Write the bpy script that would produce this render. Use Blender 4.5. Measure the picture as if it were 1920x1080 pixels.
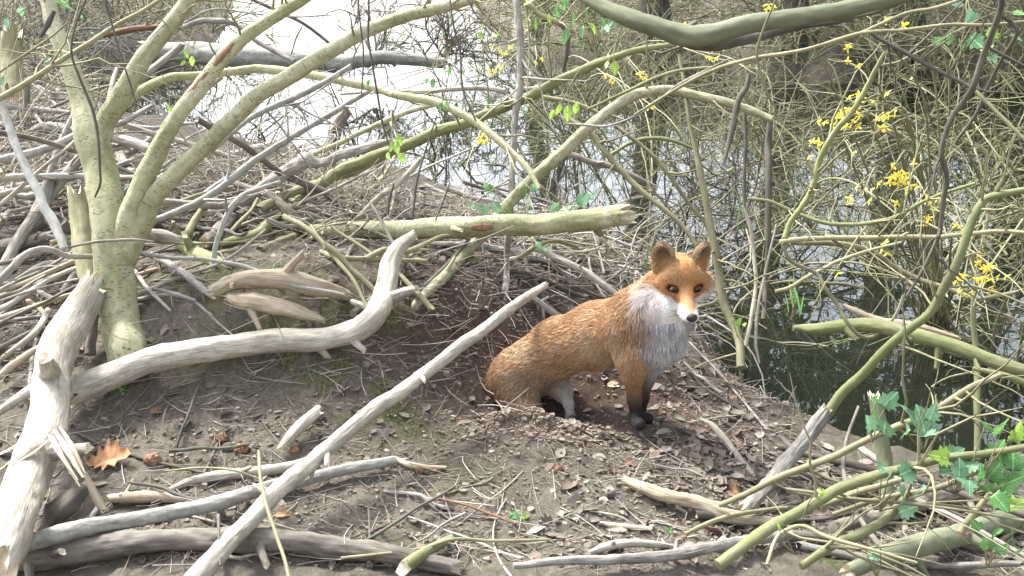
import bpy, math, random
import numpy as np
rad = math.radians
for o in list(bpy.data.objects): bpy.data.objects.remove(o)
SC = bpy.context.scene
COL = SC.collection
# ------------------------------------------------------------------ camera
PITCH = 18.0
CAM = np.array([0.0, 0.0, 1.3])
F_PX = 1968.0
cth, sth = math.cos(rad(PITCH)), math.sin(rad(PITCH))
FW = np.array([0, cth, -sth]); UP = np.array([0, sth, cth]); RT = np.array([1.0, 0, 0])
cd = bpy.data.cameras.new("camera"); cam = bpy.data.objects.new("camera", cd); COL.objects.link(cam)
cam.location = CAM; cam.rotation_euler = (rad(90 - PITCH), 0, 0)
cd.sensor_width = 36; cd.lens = 36 * F_PX / 1920; cd.clip_start = 0.02; cd.clip_end = 600
SC.camera = cam
# ------------------------------------------------------------------ light
SC.view_settings.view_transform = 'Standard'; SC.view_settings.look = 'None'
SC.view_settings.exposure = 2.42; SC.view_settings.gamma = 1; SC.view_settings.use_curve_mapping = False
W = bpy.data.worlds.new("World"); SC.world = W; W.use_nodes = True
nt = W.node_tree; bg = nt.nodes['Background']
sky = nt.nodes.new('ShaderNodeTexSky'); sky.sky_type = 'NISHITA'; sky.sun_disc = False
SUN_EL, SUN_AZ = 54.0, -50.0      # sun high behind thin cloud, to the left
sky.sun_elevation = rad(SUN_EL); sky.sun_rotation = rad(SUN_AZ)
sky.air_density = 1.0; sky.dust_density = 4.0; sky.ozone_density = 1.0
hs = nt.nodes.new('ShaderNodeHueSaturation'); hs.inputs["Saturation"].default_value = 0.38
nt.links.new(sky.outputs[0], hs.inputs['Color']); nt.links.new(hs.outputs[0], bg.inputs[0])
bg.inputs[1].default_value = 0.125
sl = bpy.data.lights.new("sun", 'SUN'); sl.energy = 1.5; sl.angle = rad(10); sl.color = (1, 0.985, 0.97)
sun = bpy.data.objects.new("sun", sl); COL.objects.link(sun)
from mathutils import Vector
az = rad(SUN_AZ)
sdir = Vector((math.sin(az) * math.cos(rad(SUN_EL)), math.cos(az) * math.cos(rad(SUN_EL)), math.sin(rad(SUN_EL))))
sun.rotation_euler = sdir.to_track_quat('Z', 'Y').to_euler()
SC.cycles.use_denoising = True
SC.cycles.max_bounces = 8; SC.cycles.transparent_max_bounces = 8

# ------------------------------------------------------------------ maths
def P(u, v, d):
    return CAM + FW * d + RT * ((u - 960) / F_PX * d) - UP * ((v - 540) / F_PX * d)
def PZ(u, v, z):
    r = FW + RT * ((u - 960) / F_PX) - UP * ((v - 540) / F_PX)
    t = (z - CAM[2]) / r[2]
    return CAM + r * t
def hsh(ix, iy, iz, seed):
    n = (ix.astype(np.int64) * 374761393 + iy.astype(np.int64) * 668265263 + iz.astype(np.int64) * 2147483647 // 7 + seed * 1442695) & 0xffffffff
    n = ((n ^ (n >> 13)) * 1274126177) & 0xffffffff
    n = (n ^ (n >> 16)) & 0xffffffff
    return n / 4294967295.0
def vnoise(x, y, z=None, seed=0):
    x = np.asarray(x, float); y = np.asarray(y, float)
    z = np.zeros_like(x) if z is None else np.asarray(z, float)
    ix, iy, iz = np.floor(x), np.floor(y), np.floor(z)
    fx, fy, fz = x - ix, y - iy, z - iz
    fx, fy, fz = [f * f * (3 - 2 * f) for f in (fx, fy, fz)]
    r = 0
    for a in (0, 1):
        for b in (0, 1):
            for c in (0, 1):
                w = (fx if a else 1 - fx) * (fy if b else 1 - fy) * (fz if c else 1 - fz)
                r = r + w * hsh(ix + a, iy + b, iz + c, seed)
    return r
def fbm(x, y, z=None, seed=0, o=4):
    s = 0; a = 1; t = 0
    for i in range(o):
        f = 2.03 ** i
        s = s + a * vnoise(x * f, y * f, None if z is None else z * f, seed + i * 17); t += a; a *= .5
    return s / t
def sstep(a, b, x):
    t = np.clip((x - a) / (b - a), 0, 1); return t * t * (3 - 2 * t)

# ------------------------------------------------------------------ mesh accumulator
WL = {}      # where each object stands in the world
class MB:
    def __init__(s): s.v = []; s.f = []; s.u = []; s.m = []; s.c = []; s.n = 0
    def add(s, V, F, U=None, mi=0, col=None):
        V = np.asarray(V, float); F = np.asarray(F, int)
        s.v.append(V); s.f.append(F + s.n); s.n += len(V)
        s.u.append(np.zeros((len(V), 2)) if U is None else np.asarray(U, float))
        s.m.append(np.full(len(F), mi) if np.isscalar(mi) else np.asarray(mi))
        s.c.append(np.tile(np.array([1, 1, 1.]), (len(V), 1)) if col is None else (np.tile(np.asarray(col, float), (len(V), 1)) if np.ndim(col) == 1 else np.asarray(col, float)))
    def build(s, name, mats, parent=None, smooth=True, color=False, loc=None):
        V = np.concatenate(s.v); U = np.concatenate(s.u); C = np.concatenate(s.c)
        loc = (np.zeros(3) if parent is None else WL[parent.name]) if loc is None else np.asarray(loc, float)
        V = V - loc
        me = bpy.data.meshes.new(name)
        loops = []; starts = []; tot = []; n = 0
        for F in s.f:
            k = F.shape[1]; loops.append(F.ravel()); starts.append(np.arange(len(F)) * k + n); tot.append(np.full(len(F), k)); n += F.size
        loops = np.concatenate(loops); starts = np.concatenate(starts); tot = np.concatenate(tot)
        me.vertices.add(len(V)); me.vertices.foreach_set('co', V.astype(np.float32).ravel())
        me.loops.add(len(loops)); me.loops.foreach_set('vertex_index', loops.astype(np.int32))
        me.polygons.add(len(starts)); me.polygons.foreach_set('loop_start', starts.astype(np.int32)); me.polygons.foreach_set('loop_total', tot.astype(np.int32))
        me.polygons.foreach_set('use_smooth', np.full(len(starts), smooth))
        for m in (mats if isinstance(mats, (list, tuple)) else [mats]): me.materials.append(m)
        me.polygons.foreach_set('material_index', np.concatenate(s.m).astype(np.int32))
        uv = me.uv_layers.new(name='UVMap'); uv.data.foreach_set('uv', U[loops].astype(np.float32).ravel())
        if color:
            ca = me.color_attributes.new('col', 'FLOAT_COLOR', 'POINT')
            ca.data.foreach_set('color', np.c_[C, np.ones(len(C))].astype(np.float32).ravel())
        me.update(calc_edges=True); me.validate()
        o = bpy.data.objects.new(name, me); COL.objects.link(o); o.location = loc
        WL[o.name] = loc
        if parent is not None:
            o.parent = parent; o.location = loc - WL[parent.name]
        return o
def tag(o, label=None, cat=None, group=None, kind=None):
    if label: o['label'] = label
    if cat: o['category'] = cat
    if group: o['group'] = group
    if kind: o['kind'] = kind
    return o
def empty(name, loc, label=None, cat=None, group=None):
    o = bpy.data.objects.new(name, None); COL.objects.link(o); o.location = loc; o.empty_display_size = .1; WL[o.name] = np.asarray(loc, float)
    return tag(o, label, cat, group)

def resample(p, r, step=None, n=None):
    p = np.asarray(p, float); r = np.asarray(r, float)
    if len(p) == 2: p = np.array([p[0], (p[0] + p[1]) / 2, p[1]]); r = np.array([r[0], (r[0] + r[1]) / 2, r[1]])
    q = np.c_[p, r]; q = np.vstack([2 * q[0] - q[1], q, 2 * q[-1] - q[-2]])
    out = []
    L = np.linalg.norm(np.diff(p, axis=0), axis=1)
    for i in range(len(p) - 1):
        k = max(2, int(math.ceil(L[i] / step))) if step else n
        t = np.linspace(0, 1, k, endpoint=False)[:, None]
        a, b, c, d = q[i], q[i + 1], q[i + 2], q[i + 3]
        out.append(.5 * (2 * b + (c - a) * t + (2 * a - 5 * b + 4 * c - d) * t ** 2 + (3 * b - a - 3 * c + d) * t ** 3))
    out.append(q[-2][None])
    o = np.vstack(out); return o[:, :3], np.maximum(o[:, 3], 1e-4)
def frames(p):
    t = np.gradient(p, axis=0); t /= np.linalg.norm(t, axis=1)[:, None] + 1e-12
    a = np.array([0, 0, 1.]) if abs(t[0][2]) < .9 else np.array([1., 0, 0])
    n = np.cross(t[0], a); n /= np.linalg.norm(n)
    N = [n]
    for i in range(1, len(p)):
        n = N[-1] - t[i] * np.dot(N[-1], t[i]); n /= np.linalg.norm(n) + 1e-12; N.append(n)
    N = np.array(N); return t, N, np.cross(t, N)
def tube(mb, p, r, sides=8, rough=0.0, seed=0, cap=True, capmat=0, broken=0.0, mi=0, col=None, wob=0, flat=1.0):
    n = len(p)
    if wob:
        s = np.arange(n)
        k = np.r_[0, np.cumsum(np.linalg.norm(np.diff(p, axis=0), axis=1))]
        p = p + wob * (np.c_[vnoise(k * 9, s * 0 + 1., None, seed), vnoise(k * 9, s * 0 + 5., None, seed + 1), vnoise(k * 9, s * 0 + 9., None, seed + 2)] - .5) * 2
    t, N, B = frames(p)
    an = np.linspace(0, 2 * math.pi, sides, endpoint=False)
    ln = np.r_[0, np.cumsum(np.linalg.norm(np.diff(p, axis=0), axis=1))]
    R = np.repeat(r[:, None], sides, 1)
    if rough:
        cx, cy = np.cos(an)[None] + 0 * R, np.sin(an)[None] + 0 * R
        lz = ln[:, None] + 0 * R
        rr = max(r.mean(), .004)
        if sides > 20: R = R * (1 + rough * .55 * (fbm(cx * 6 + 3, cy * 6 + seed, lz / (rr * 7), seed + 9, 3) - .5))
        R = R * (1 + rough * 1.6 * (fbm(cx * 1.3 + 7, cy * 1.3 + seed, lz / (rr * 3), seed, 3) - .5) + rough * .9 * (vnoise(cx * 3, cy * 3 + seed, lz / (rr * 1.0), seed + 5) - .5))
    V = p[:, None, :] + R[:, :, None] * (np.cos(an)[None, :, None] * N[:, None, :] + flat * np.sin(an)[None, :, None] * B[:, None, :])
    if broken:
        jag = (hsh(np.arange(sides), np.arange(sides) * 0, np.arange(sides) * 0, seed) - .35) * broken
        V[-1] += t[-1] * (jag * r[-1] * 2)[:, None]
        jag = (hsh(np.arange(sides), np.arange(sides) * 0 + 3, np.arange(sides) * 0, seed) - .35) * broken
        V[0] -= t[0] * (jag * r[0] * 2)[:, None]
    V = V.reshape(-1, 3)
    i = np.arange(n - 1)[:, None] * sides; j = np.arange(sides)[None]; j2 = (j + 1) % sides
    Fq = np.stack([i + j, i + j2, i + sides + j2, i + sides + j], -1).reshape(-1, 4)
    circ = 2 * math.pi * max(r.mean(), 1e-4)
    U = np.stack([np.abs(np.linspace(-1, 1, sides, endpoint=False))[None] * circ * .5 + 0 * R, ln[:, None] + 0 * R], -1).reshape(-1, 2)
    U[:, 1] += (seed % 97) * 1.37
    mb.add(V, Fq, U, mi, col)
    if cap:
        for e, c in ((0, p[0] + t[0] * r[0] * .25 * (1 if broken else -1)), (n - 1, p[-1] - t[-1] * r[-1] * .25 * (1 if broken else -1))):
            b = V.reshape(n, sides, 3)[e]
            VV = np.vstack([b, c]); k = np.arange(sides)
            FF = np.stack([k, (k + 1) % sides, np.full(sides, sides)], -1)
            if e == 0: FF = FF[:, ::-1]
            mb.add(VV, FF, None, capmat, col)

# ------------------------------------------------------------------ materials
def newmat(name):
    m = bpy.data.materials.new(name); m.use_nodes = True
    n = m.node_tree.nodes; l = m.node_tree.links
    return m, n, l, n['Principled BSDF']
def nd(n, t, **k):
    x = n.new(t)
    for a, b in k.items():
        if a in x.inputs: x.inputs[a].default_value = b
        else: setattr(x, a, b)
    return x
def ramp(n, pts):
    r = n.new('ShaderNodeValToRGB'); e = r.color_ramp.elements
    while len(e) < len(pts): e.new(.5)
    for k, (p, c) in enumerate(pts): e[k].position = p; e[k].color = (*c, 1)
    return r
def mixc(n, l, fac, a, b, mode='MIX'):
    m = n.new('ShaderNodeMix'); m.data_type = 'RGBA'; m.blend_type = mode
    for s, x in ((m.inputs[0], fac), (m.inputs[6], a), (m.inputs[7], b)):
        if hasattr(x, 'links') or hasattr(x, 'is_linked'): l.new(x, s)
        elif isinstance(x, (int, float)): s.default_value = x
        else: s.default_value = (*x, 1)
    return m.outputs[2]
def bark(name, c0, c1, c2, streak=(60, 9), moss=None, lent=0, crack=.35, bump=.5, rough=.85, knots=0):
    """c0 dark, c1 mid, c2 light; uv in metres: x round the stem, y along it"""
    m, n, l, b = newmat(name)
    uv = n.new('ShaderNodeUVMap'); oi = n.new('ShaderNodeObjectInfo')
    mp = n.new('ShaderNodeMapping'); mp.inputs['Scale'].default_value = (streak[0], streak[1], 1); l.new(uv.outputs[0], mp.inputs[0])
    s1 = nd(n, 'ShaderNodeTexNoise', Scale=1.0, Detail=5.0, Roughness=.65); l.new(mp.outputs[0], s1.inputs['Vector'])
    tc = n.new('ShaderNodeTexCoord')
    s2 = nd(n, 'ShaderNodeTexNoise', Scale=14.0, Detail=9.0, Roughness=.8); l.new(tc.outputs['Object'], s2.inputs['Vector'])
    mx = n.new('ShaderNodeMath'); mx.operation = 'ADD'
    a = n.new('ShaderNodeMath'); a.operation = 'MULTIPLY'; a.inputs[1].default_value = .6; l.new(s1.outputs[0], a.inputs[0])
    c = n.new('ShaderNodeMath'); c.operation = 'MULTIPLY'; c.inputs[1].default_value = .4; l.new(s2.outputs[0], c.inputs[0])
    l.new(a.outputs[0], mx.inputs[0]); l.new(c.outputs[0], mx.inputs[1])
    r = ramp(n, [(.30, c0), (.48, c1), (.66, c2)]); l.new(mx.outputs[0], r.inputs[0]); col = r.outputs[0]
    if moss:
        s3 = nd(n, 'ShaderNodeTexNoise', Scale=4.0, Detail=5.0, Roughness=.7); l.new(tc.outputs['Object'], s3.inputs['Vector'])
        rr = ramp(n, [(.45, (0, 0, 0)), (.62, (.75, .75, .75))]); l.new(s3.outputs[0], rr.inputs[0])
        col = mixc(n, l, rr.outputs[0], col, moss)
    hgt = mx.outputs[0]
    if lent:
        m2 = n.new('ShaderNodeMapping'); m2.inputs['Scale'].default_value = (48 * lent, 135 * lent, 1); l.new(uv.outputs[0], m2.inputs[0])
        vo = nd(n, 'ShaderNodeTexVoronoi', Scale=1.0); vo.inputs['Randomness'].default_value = 1; l.new(m2.outputs[0], vo.inputs['Vector'])
        r2 = ramp(n, [(.20, (1, 1, 1)), (.33, (0, 0, 0))]); l.new(vo.outputs['Distance'], r2.inputs[0])
        s4 = nd(n, 'ShaderNodeTexNoise', Scale=22.0, Detail=2.0); l.new(tc.outputs['Object'], s4.inputs['Vector'])
        r3 = ramp(n, [(.40, (0, 0, 0)), (.52, (1, 1, 1))]); l.new(s4.outputs[0], r3.inputs[0])
        mm = n.new('ShaderNodeMath'); mm.operation = 'MULTIPLY'; l.new(r2.outputs[0], mm.inputs[0]); l.new(r3.outputs[0], mm.inputs[1])
        mk = n.new('ShaderNodeMath'); mk.operation = 'MULTIPLY'; mk.inputs[1].default_value = .85; l.new(mm.outputs[0], mk.inputs[0])
        col = mixc(n, l, mk.outputs[0], col, (.09, .075, .035))
    if crack:
        mp2 = n.new('ShaderNodeMapping'); mp2.inputs['Scale'].default_value = (streak[0] * 2.2, streak[1] * .7, 1); l.new(uv.outputs[0], mp2.inputs[0])
        s5 = nd(n, 'ShaderNodeTexNoise', Scale=1.0, Detail=3.0, Roughness=.5); l.new(mp2.outputs[0], s5.inputs['Vector'])
        r5 = ramp(n, [(.33, (crack,) * 3), (.40, (0, 0, 0))]); l.new(s5.outputs[0], r5.inputs[0])
        col = mixc(n, l, r5.outputs[0], col, tuple(x * .35 for x in c0))
    if knots == 2:
        s8 = nd(n, 'ShaderNodeTexNoise', Scale=7.0, Detail=7.0, Roughness=.8); l.new(tc.outputs['Object'], s8.inputs['Vector'])
        r8 = ramp(n, [(.50, (0, 0, 0)), (.58, (.6,) * 3)]); l.new(s8.outputs[0], r8.inputs[0]); col = mixc(n, l, r8.outputs[0], col, (.19, .20, .09))
        r9 = ramp(n, [(.36, (.5,) * 3), (.44, (0, 0, 0))]); l.new(s8.outputs[0], r9.inputs[0]); col = mixc(n, l, r9.outputs[0], col, (.62, .62, .54))
    if knots == 1:
        m6 = n.new('ShaderNodeMapping'); m6.inputs['Scale'].default_value = (16, 7, 1); l.new(uv.outputs[0], m6.inputs[0])
        v6 = nd(n, 'ShaderNodeTexVoronoi', Scale=1.0); l.new(m6.outputs[0], v6.inputs['Vector'])
        r6 = ramp(n, [(.07, (.75,) * 3), (.17, (0, 0, 0))]); l.new(v6.outputs['Distance'], r6.inputs[0]); col = mixc(n, l, r6.outputs[0], col, tuple(x * .45 for x in c0))
        s7 = nd(n, 'ShaderNodeTexNoise', Scale=3.5, Detail=6.0, Roughness=.75); l.new(tc.outputs['Object'], s7.inputs['Vector'])
        r7 = ramp(n, [(.50, (0, 0, 0)), (.60, (.55,) * 3)]); l.new(s7.outputs[0], r7.inputs[0]); col = mixc(n, l, r7.outputs[0], col, tuple(x * .9 for x in c0))
    # each object a touch lighter or darker
    h = n.new('ShaderNodeHueSaturation'); mr = n.new('ShaderNodeMapRange'); l.new(oi.outputs['Random'], mr.inputs[0])
    mr.inputs[3].default_value = .72; mr.inputs[4].default_value = 1.18; l.new(mr.outputs[0], h.inputs['Value']); l.new(col, h.inputs['Color'])
    l.new(h.outputs[0], b.inputs['Base Color']); b.inputs['Roughness'].default_value = rough
    bm = n.new('ShaderNodeBump'); bm.inputs['Strength'].default_value = bump; bm.inputs['Distance'].default_value = .009
    l.new(hgt, bm.inputs['Height']); l.new(bm.outputs[0], b.inputs['Normal'])
    return m
M = {}
M['wil'] = bark('willow_bark', (.22, .215, .11), (.40, .39, .24), (.58, .56, .42), (40, 18), moss=(.28, .29, .14), lent=1.25, crack=0, bump=.9, knots=2)
M['gry'] = bark('weathered_wood', (.075, .067, .055), (.225, .21, .18), (.45, .43, .385), (150, 14), crack=.55, bump=.8)
M['pal'] = bark('bleached_wood', (.17, .15, .115), (.37, .34, .275), (.56, .53, .45), (110, 15), crack=.75, bump=1.0, knots=1)
M['tan'] = bark('peeled_wood', (.17, .125, .085), (.33, .27, .19), (.50, .43, .33), (230, 7), crack=.4, bump=.7)
M['olv'] = bark('olive_twig_bark', (.11, .105, .055), (.20, .19, .105), (.31, .29, .18), (60, 12), crack=.2, bump=.4)
M['ylg'] = bark('yellow_green_bark', (.085, .09, .04), (.17, .175, .085), (.28, .28, .16), (50, 10), crack=.3, bump=.7, moss=(.16, .19, .06))
M['drk'] = bark('dark_bark', (.035, .032, .026), (.075, .068, .052), (.14, .13, .10), (60, 12), crack=.3)
M['grn'] = bark('algae_bark', (.08, .085, .055), (.15, .165, .105), (.24, .25, .175), (20, 8), moss=(.13, .145, .07), crack=.15, bump=.3)
M['lic'] = bark('lichen_bark', (.15, .14, .115), (.31, .30, .26), (.50, .49, .44), (60, 30), moss=(.36, .37, .33), crack=.35)
M['brn'] = bark('brown_bark', (.07, .058, .045), (.16, .14, .112), (.27, .245, .205), (120, 12), knots=1, crack=.4)
M['red'] = bark('reddish_bark', (.10, .05, .03), (.20, .105, .06), (.32, .20, .12), (70, 8), crack=.3)
M['twg'] = bark('grey_olive_twig_bark', (.085, .085, .045), (.19, .19, .10), (.34, .335, .22), (60, 12), crack=.2)
M['cut'] = bark('raw_wood', (.42, .32, .20), (.62, .52, .36), (.75, .68, .53), (90, 12), crack=.1)
# ------------------------------------------------------------------ terrain
WZ = -0.30
CP = [(200,1050,0),(700,1060,0),(1100,1060,-.02),(1500,1060,-.05),(1850,1060,-.10),(300,850,.06),(600,850,.05),(900,850,.035),(1200,830,0),(1400,850,-.06),
 (1450,920,-.07),(1700,960,-.11),(1880,990,-.14),(300,720,.13),(500,700,.15),(700,740,.11),(820,760,.07),(300,650,.22),(420,600,.29),(300,590,.30),(600,560,.33),(700,600,.26),
 (760,640,.20),(820,560,.28),(900,500,.36),(1000,520,.22),(850,620,.17),(900,660,.09),(1000,600,.10),(1070,620,.06),
 (880,720,-.02),(950,790,-.06),(1010,795,-.07),(1065,790,-.07),(1120,770,-.05),(1195,795,-.01),(1100,700,.02),(1240,700,-.01),(1290,650,-.02),(1330,720,-.07),(1290,760,-.04),
 (870,790,.02),(940,800,.015),(1000,812,.035),(1060,812,.03),(1100,820,.01),
 (100,700,.12),(0,650,.15),(100,560,.22),(0,500,.26),(150,450,.30),(0,380,.30),(300,480,.33),(450,480,.36),(600,480,.34),(750,470,.34),(300,400,.34),(500,400,.28),(700,420,.27),(880,440,.26),
 (200,330,.30),(400,350,.26),(600,370,.2),(0,300,.3),(1080,540,.1),(-300,500,.25),(-300,800,.1),(-200,1060,0)]
cpx = np.array([PZ(u, v, z) for u, v, z in CP])
cpx = np.vstack([cpx, [[-1.5, .8, 0], [0, 1.0, 0], [1.5, 1.0, -.05], [-1.5, -1, 0], [1.5, -1, 0], [0, -1, 0], [3, 1.5, -.1], [-4, 2, .1], [-5, 6, .35], [-6, 11, .5]]])
def tps(r2): return .5 * r2 * np.log(r2 + 1e-9)
_n = len(cpx); _K = tps(((cpx[:, None, :2] - cpx[None, :, :2]) ** 2).sum(-1)) + np.eye(_n) * .012
_A = np.zeros((_n + 3, _n + 3)); _A[:_n, :_n] = _K; _A[:_n, _n] = 1; _A[:_n, _n + 1:] = cpx[:, :2]; _A[_n:, :_n] = _A[:_n, _n:].T
_w = np.linalg.solve(_A, np.r_[cpx[:, 2], 0, 0, 0])
def land(x, y):
    o = np.full(x.shape, _w[_n]) + _w[_n + 1] * x + _w[_n + 2] * y
    for i in range(_n): o = o + _w[i] * tps((x - cpx[i, 0]) ** 2 + (y - cpx[i, 1]) ** 2)
    return o
WPOLY = [(190,285),(300,345),(450,388),(650,415),(850,445),(945,492),(1040,540),(1150,598),(1262,655),(1335,698),(1390,765),(1450,815),(1640,856),(1800,885),(1960,930),(2500,1000),(3300,1000)]
wp = [PZ(u, v, WZ)[:2] for u, v in WPOLY]
wp += [(16, 8), (16, 13.5)]
for u, v in ((2400,175),(1920,165),(1700,158),(1500,150),(1300,140),(1150,125),(1020,105),(940,60),(900,10)): wp.append(PZ(u, v, WZ)[:2])
wp += [(12, 140), (-60, 140)]
for u, v in ((430,12),(400,70),(340,112),(250,140),(150,165),(120,185),(170,205)): wp.append(PZ(u, v, WZ)[:2])
wp = np.array(wp)
def sdpoly(x, y):
    d = np.full(x.shape, 1e9); ins = np.zeros(x.shape, bool)
    for i in range(len(wp)):
        a = wp[i]; b = wp[(i + 1) % len(wp)]
        e = b - a; wx = x - a[0]; wy = y - a[1]
        t = np.clip((wx * e[0] + wy * e[1]) / (e @ e), 0, 1)
        d = np.minimum(d, (wx - e[0] * t) ** 2 + (wy - e[1] * t) ** 2)
        c = ((a[1] > y) != (b[1] > y)) & (x < (b[0] - a[0]) * (y - a[1]) / (b[1] - a[1] + 1e-12) + a[0])
        ins ^= c
    return np.where(ins, -1, 1) * np.sqrt(d)          # positive on land
def theight(x, y, fine=True):
    x = np.asarray(x, float); y = np.asarray(y, float)
    far = sstep(6.5, 11, np.hypot(x, y)) 
    xs, ys = np.clip(x, -5, 3.2), np.clip(y, -1.5, 9)
    l = np.clip(land(xs, ys), -.2, .5)
    sd = sdpoly(x, y)
    fl = .05 + .22 * np.clip(sd, 0, 12) + .35 * fbm(x * .35, y * .35, None, 3, 3) - .1
    z = l * (1 - far) + fl * far
    if fine:
        z = z + (fbm(x * 5, y * 5, None, 11, 4) - .5) * .055 + (fbm(x * 28, y * 28, None, 12, 3) - .5) * .022
        z = z + (fbm(x * 60, y * 60, None, 14, 2) - .5) * .009
        # clods thrown up on the rim of the den
        q = P(1010, 790, 2.93); g = np.exp(-(((x - q[0]) / .17) ** 2 + ((y - q[1]) / .06) ** 2))
        z = z + g * (.03 + .11 * (fbm(x * 22, y * 22, None, 31, 3) - .35))
        q = P(840, 900, 2.75)
    sdn = sd + (fbm(x * 2.2, y * 2.2, None, 21, 3) - .5) * .25 * np.clip(np.hypot(x, y) / 5, .5, 3)
    k = sstep(-.32, .22, sdn)
    return (-.85) * (1 - k) + z * k
def axis(a, b, st, lo, hi, g=1.12):
    c = list(np.arange(a, b, st)); s = st; x = c[-1]
    while x < hi: s *= g; x += s; c.append(x)
    s = st; x = c[0]
    while x > lo: s *= g; x -= s; c.insert(0, x)
    return np.array(c)
XS = axis(-1.75, 1.55, .0105, -90, 90); YS = axis(1.75, 4.6, .0115, -30, 150, 1.06)
GX, GY = np.meshgrid(XS, YS); GZ = theight(GX, GY)
def TH(x, y):
    """bilinear look-up of the built ground"""
    x = np.atleast_1d(x); y = np.atleast_1d(y)
    i = np.clip(np.searchsorted(XS, x) - 1, 0, len(XS) - 2); j = np.clip(np.searchsorted(YS, y) - 1, 0, len(YS) - 2)
    fx = np.clip((x - XS[i]) / (XS[i + 1] - XS[i]), 0, 1); fy = np.clip((y - YS[j]) / (YS[j + 1] - YS[j]), 0, 1)
    return GZ[j, i] * (1 - fx) * (1 - fy) + GZ[j, i + 1] * fx * (1 - fy) + GZ[j + 1, i] * (1 - fx) * fy + GZ[j + 1, i + 1] * fx * fy
_DS = 1.2 * 1.012 ** np.arange(300)
def gdepth(u, v):
    """depth along the view at which the ray through a pixel meets ground or water"""
    pts = CAM + _DS[:, None] * (FW + RT * ((u - 960) / F_PX) - UP * ((v - 540) / F_PX))
    h = np.maximum(TH(pts[:, 0], pts[:, 1]), WZ); k = np.argmax(pts[:, 2] < h)
    if not (pts[:, 2] < h).any(): return 40.0
    if k == 0: return _DS[0]
    a = pts[k - 1, 2] - h[k - 1]; b = h[k] - pts[k, 2]
    return _DS[k - 1] + (_DS[k] - _DS[k - 1]) * a / (a + b + 1e-9)
def ground_mesh():
    ny, nx = GX.shape
    V = np.stack([GX, GY, GZ], -1).reshape(-1, 3)
    i = np.arange(ny - 1)[:, None] * nx; j = np.arange(nx - 1)[None]
    Fq = np.stack([i + j, i + j + 1, i + nx + j + 1, i + nx + j], -1).reshape(-1, 4)
    x, y = V[:, 0], V[:, 1]
    q = P(1080, 740, 3.2)
    redm = np.exp(-(((x - q[0] + .05) / .66) ** 2 + ((y - q[1] - .12) / .50) ** 2) ** 1.6) * (.75 + .6 * fbm(x * 6, y * 6, None, 51, 3))
    q = P(830, 600, 3.6); redm = np.maximum(redm, .8 * np.exp(-(((x - q[0]) / .35) ** 2 + ((y - q[1]) / .45) ** 2)))
    mossm = np.zeros_like(x)
    for u, v, d, sx, sy in ((720,800,2.9,.22,.16),(560,700,3.0,.35,.10),(420,610,3.2,.3,.18),(850,900,2.65,.12,.06),(700,660,3.1,.12,.1),(830,1000,2.35,.2,.06),(650,740,2.9,.2,.12),(1560,1000,2.4,.1,.1)):
        q = P(u, v, d); mossm = np.maximum(mossm, np.exp(-(((x - q[0]) / sx) ** 2 + ((y - q[1]) / sy) ** 2)))
    mossm = mossm * sstep(.38, .62, fbm(x * 14, y * 14, None, 71, 3)) 
    wet_shade = 1 - sstep(WZ - .02, WZ + .10, V[:, 2])
    pile = sstep(3.5, 4.3, y + .25 * np.clip(-x, 0, 2)) * (1 - sstep(8, 12, y)); wet_shade = np.maximum(wet_shade, pile * .72)  # pile ground: dark humus tone that also paints in shade under the sticks
    wet_shade = np.maximum(wet_shade, np.clip(redm, 0, 1) * .05)
    mb = MB(); mb.add(V, Fq, V[:, :2], 0, np.c_[np.clip(redm, 0, 1), np.clip(mossm, 0, 1), wet_shade])
    m, n, l, b = newmat('forest_soil')
    at = n.new('ShaderNodeVertexColor'); at.layer_name = 'col'; sp = n.new('ShaderNodeSeparateColor'); l.new(at.outputs[0], sp.inputs[0])
    tc = n.new('ShaderNodeTexCoord')
    s1 = nd(n, 'ShaderNodeTexNoise', Scale=7.0, Detail=8.0, Roughness=.72); l.new(tc.outputs['Object'], s1.inputs['Vector'])
    s2 = nd(n, 'ShaderNodeTexNoise', Scale=65.0, Detail=9.0, Roughness=.85); l.new(tc.outputs['Object'], s2.inputs['Vector'])
    r = ramp(n, [(.36, (.060, .050, .037)), (.47, (.145, .126, .098)), (.57, (.22, .197, .157)), (.68, (.31, .29, .245))])
    mm = n.new('ShaderNodeMix'); mm.data_type = 'FLOAT'; mm.inputs[0].default_value = .68; l.new(s1.outputs[0], mm.inputs[2]); l.new(s2.outputs[0], mm.inputs[3]); l.new(mm.outputs[0], r.inputs[0])
    rr = ramp(n, [(.35, (.038, .022, .015)), (.5, (.098, .064, .048)), (.68, (.175, .125, .098))]); l.new(mm.outputs[0], rr.inputs[0])
    c = mixc(n, l, sp.outputs[0], r.outputs[0], rr.outputs[0])
    s3 = nd(n, 'ShaderNodeTexNoise', Scale=120.0, Detail=3.0); l.new(tc.outputs['Object'], s3.inputs['Vector'])
    rm = ramp(n, [(.35, (.05, .055, .022)), (.65, (.15, .165, .065))]); l.new(s3.outputs[0], rm.inputs[0])
    c = mixc(n, l, sp.outputs[1], c, rm.outputs[0])
    # chips and crumbs
    vo = nd(n, 'ShaderNodeTexVoronoi', Scale=70.0); l.new(tc.outputs['Object'], vo.inputs['Vector'])
    rv = ramp(n, [(.10, (.8, .8, .8)), (.22, (0, 0, 0))]); l.new(vo.outputs['Distance'], rv.inputs[0])
    rc = ramp(n, [(.0, (.05, .038, .03)), (.5, (.17, .14, .115)), (1, (.33, .30, .26))]); l.new(vo.outputs['Color'], rc.inputs[0])
    c = mixc(n, l, rv.outputs[0], c, rc.outputs[0])
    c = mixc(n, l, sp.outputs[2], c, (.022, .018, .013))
    l.new(c, b.inputs['Base Color']); b.inputs['Roughness'].default_value = .9
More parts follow.
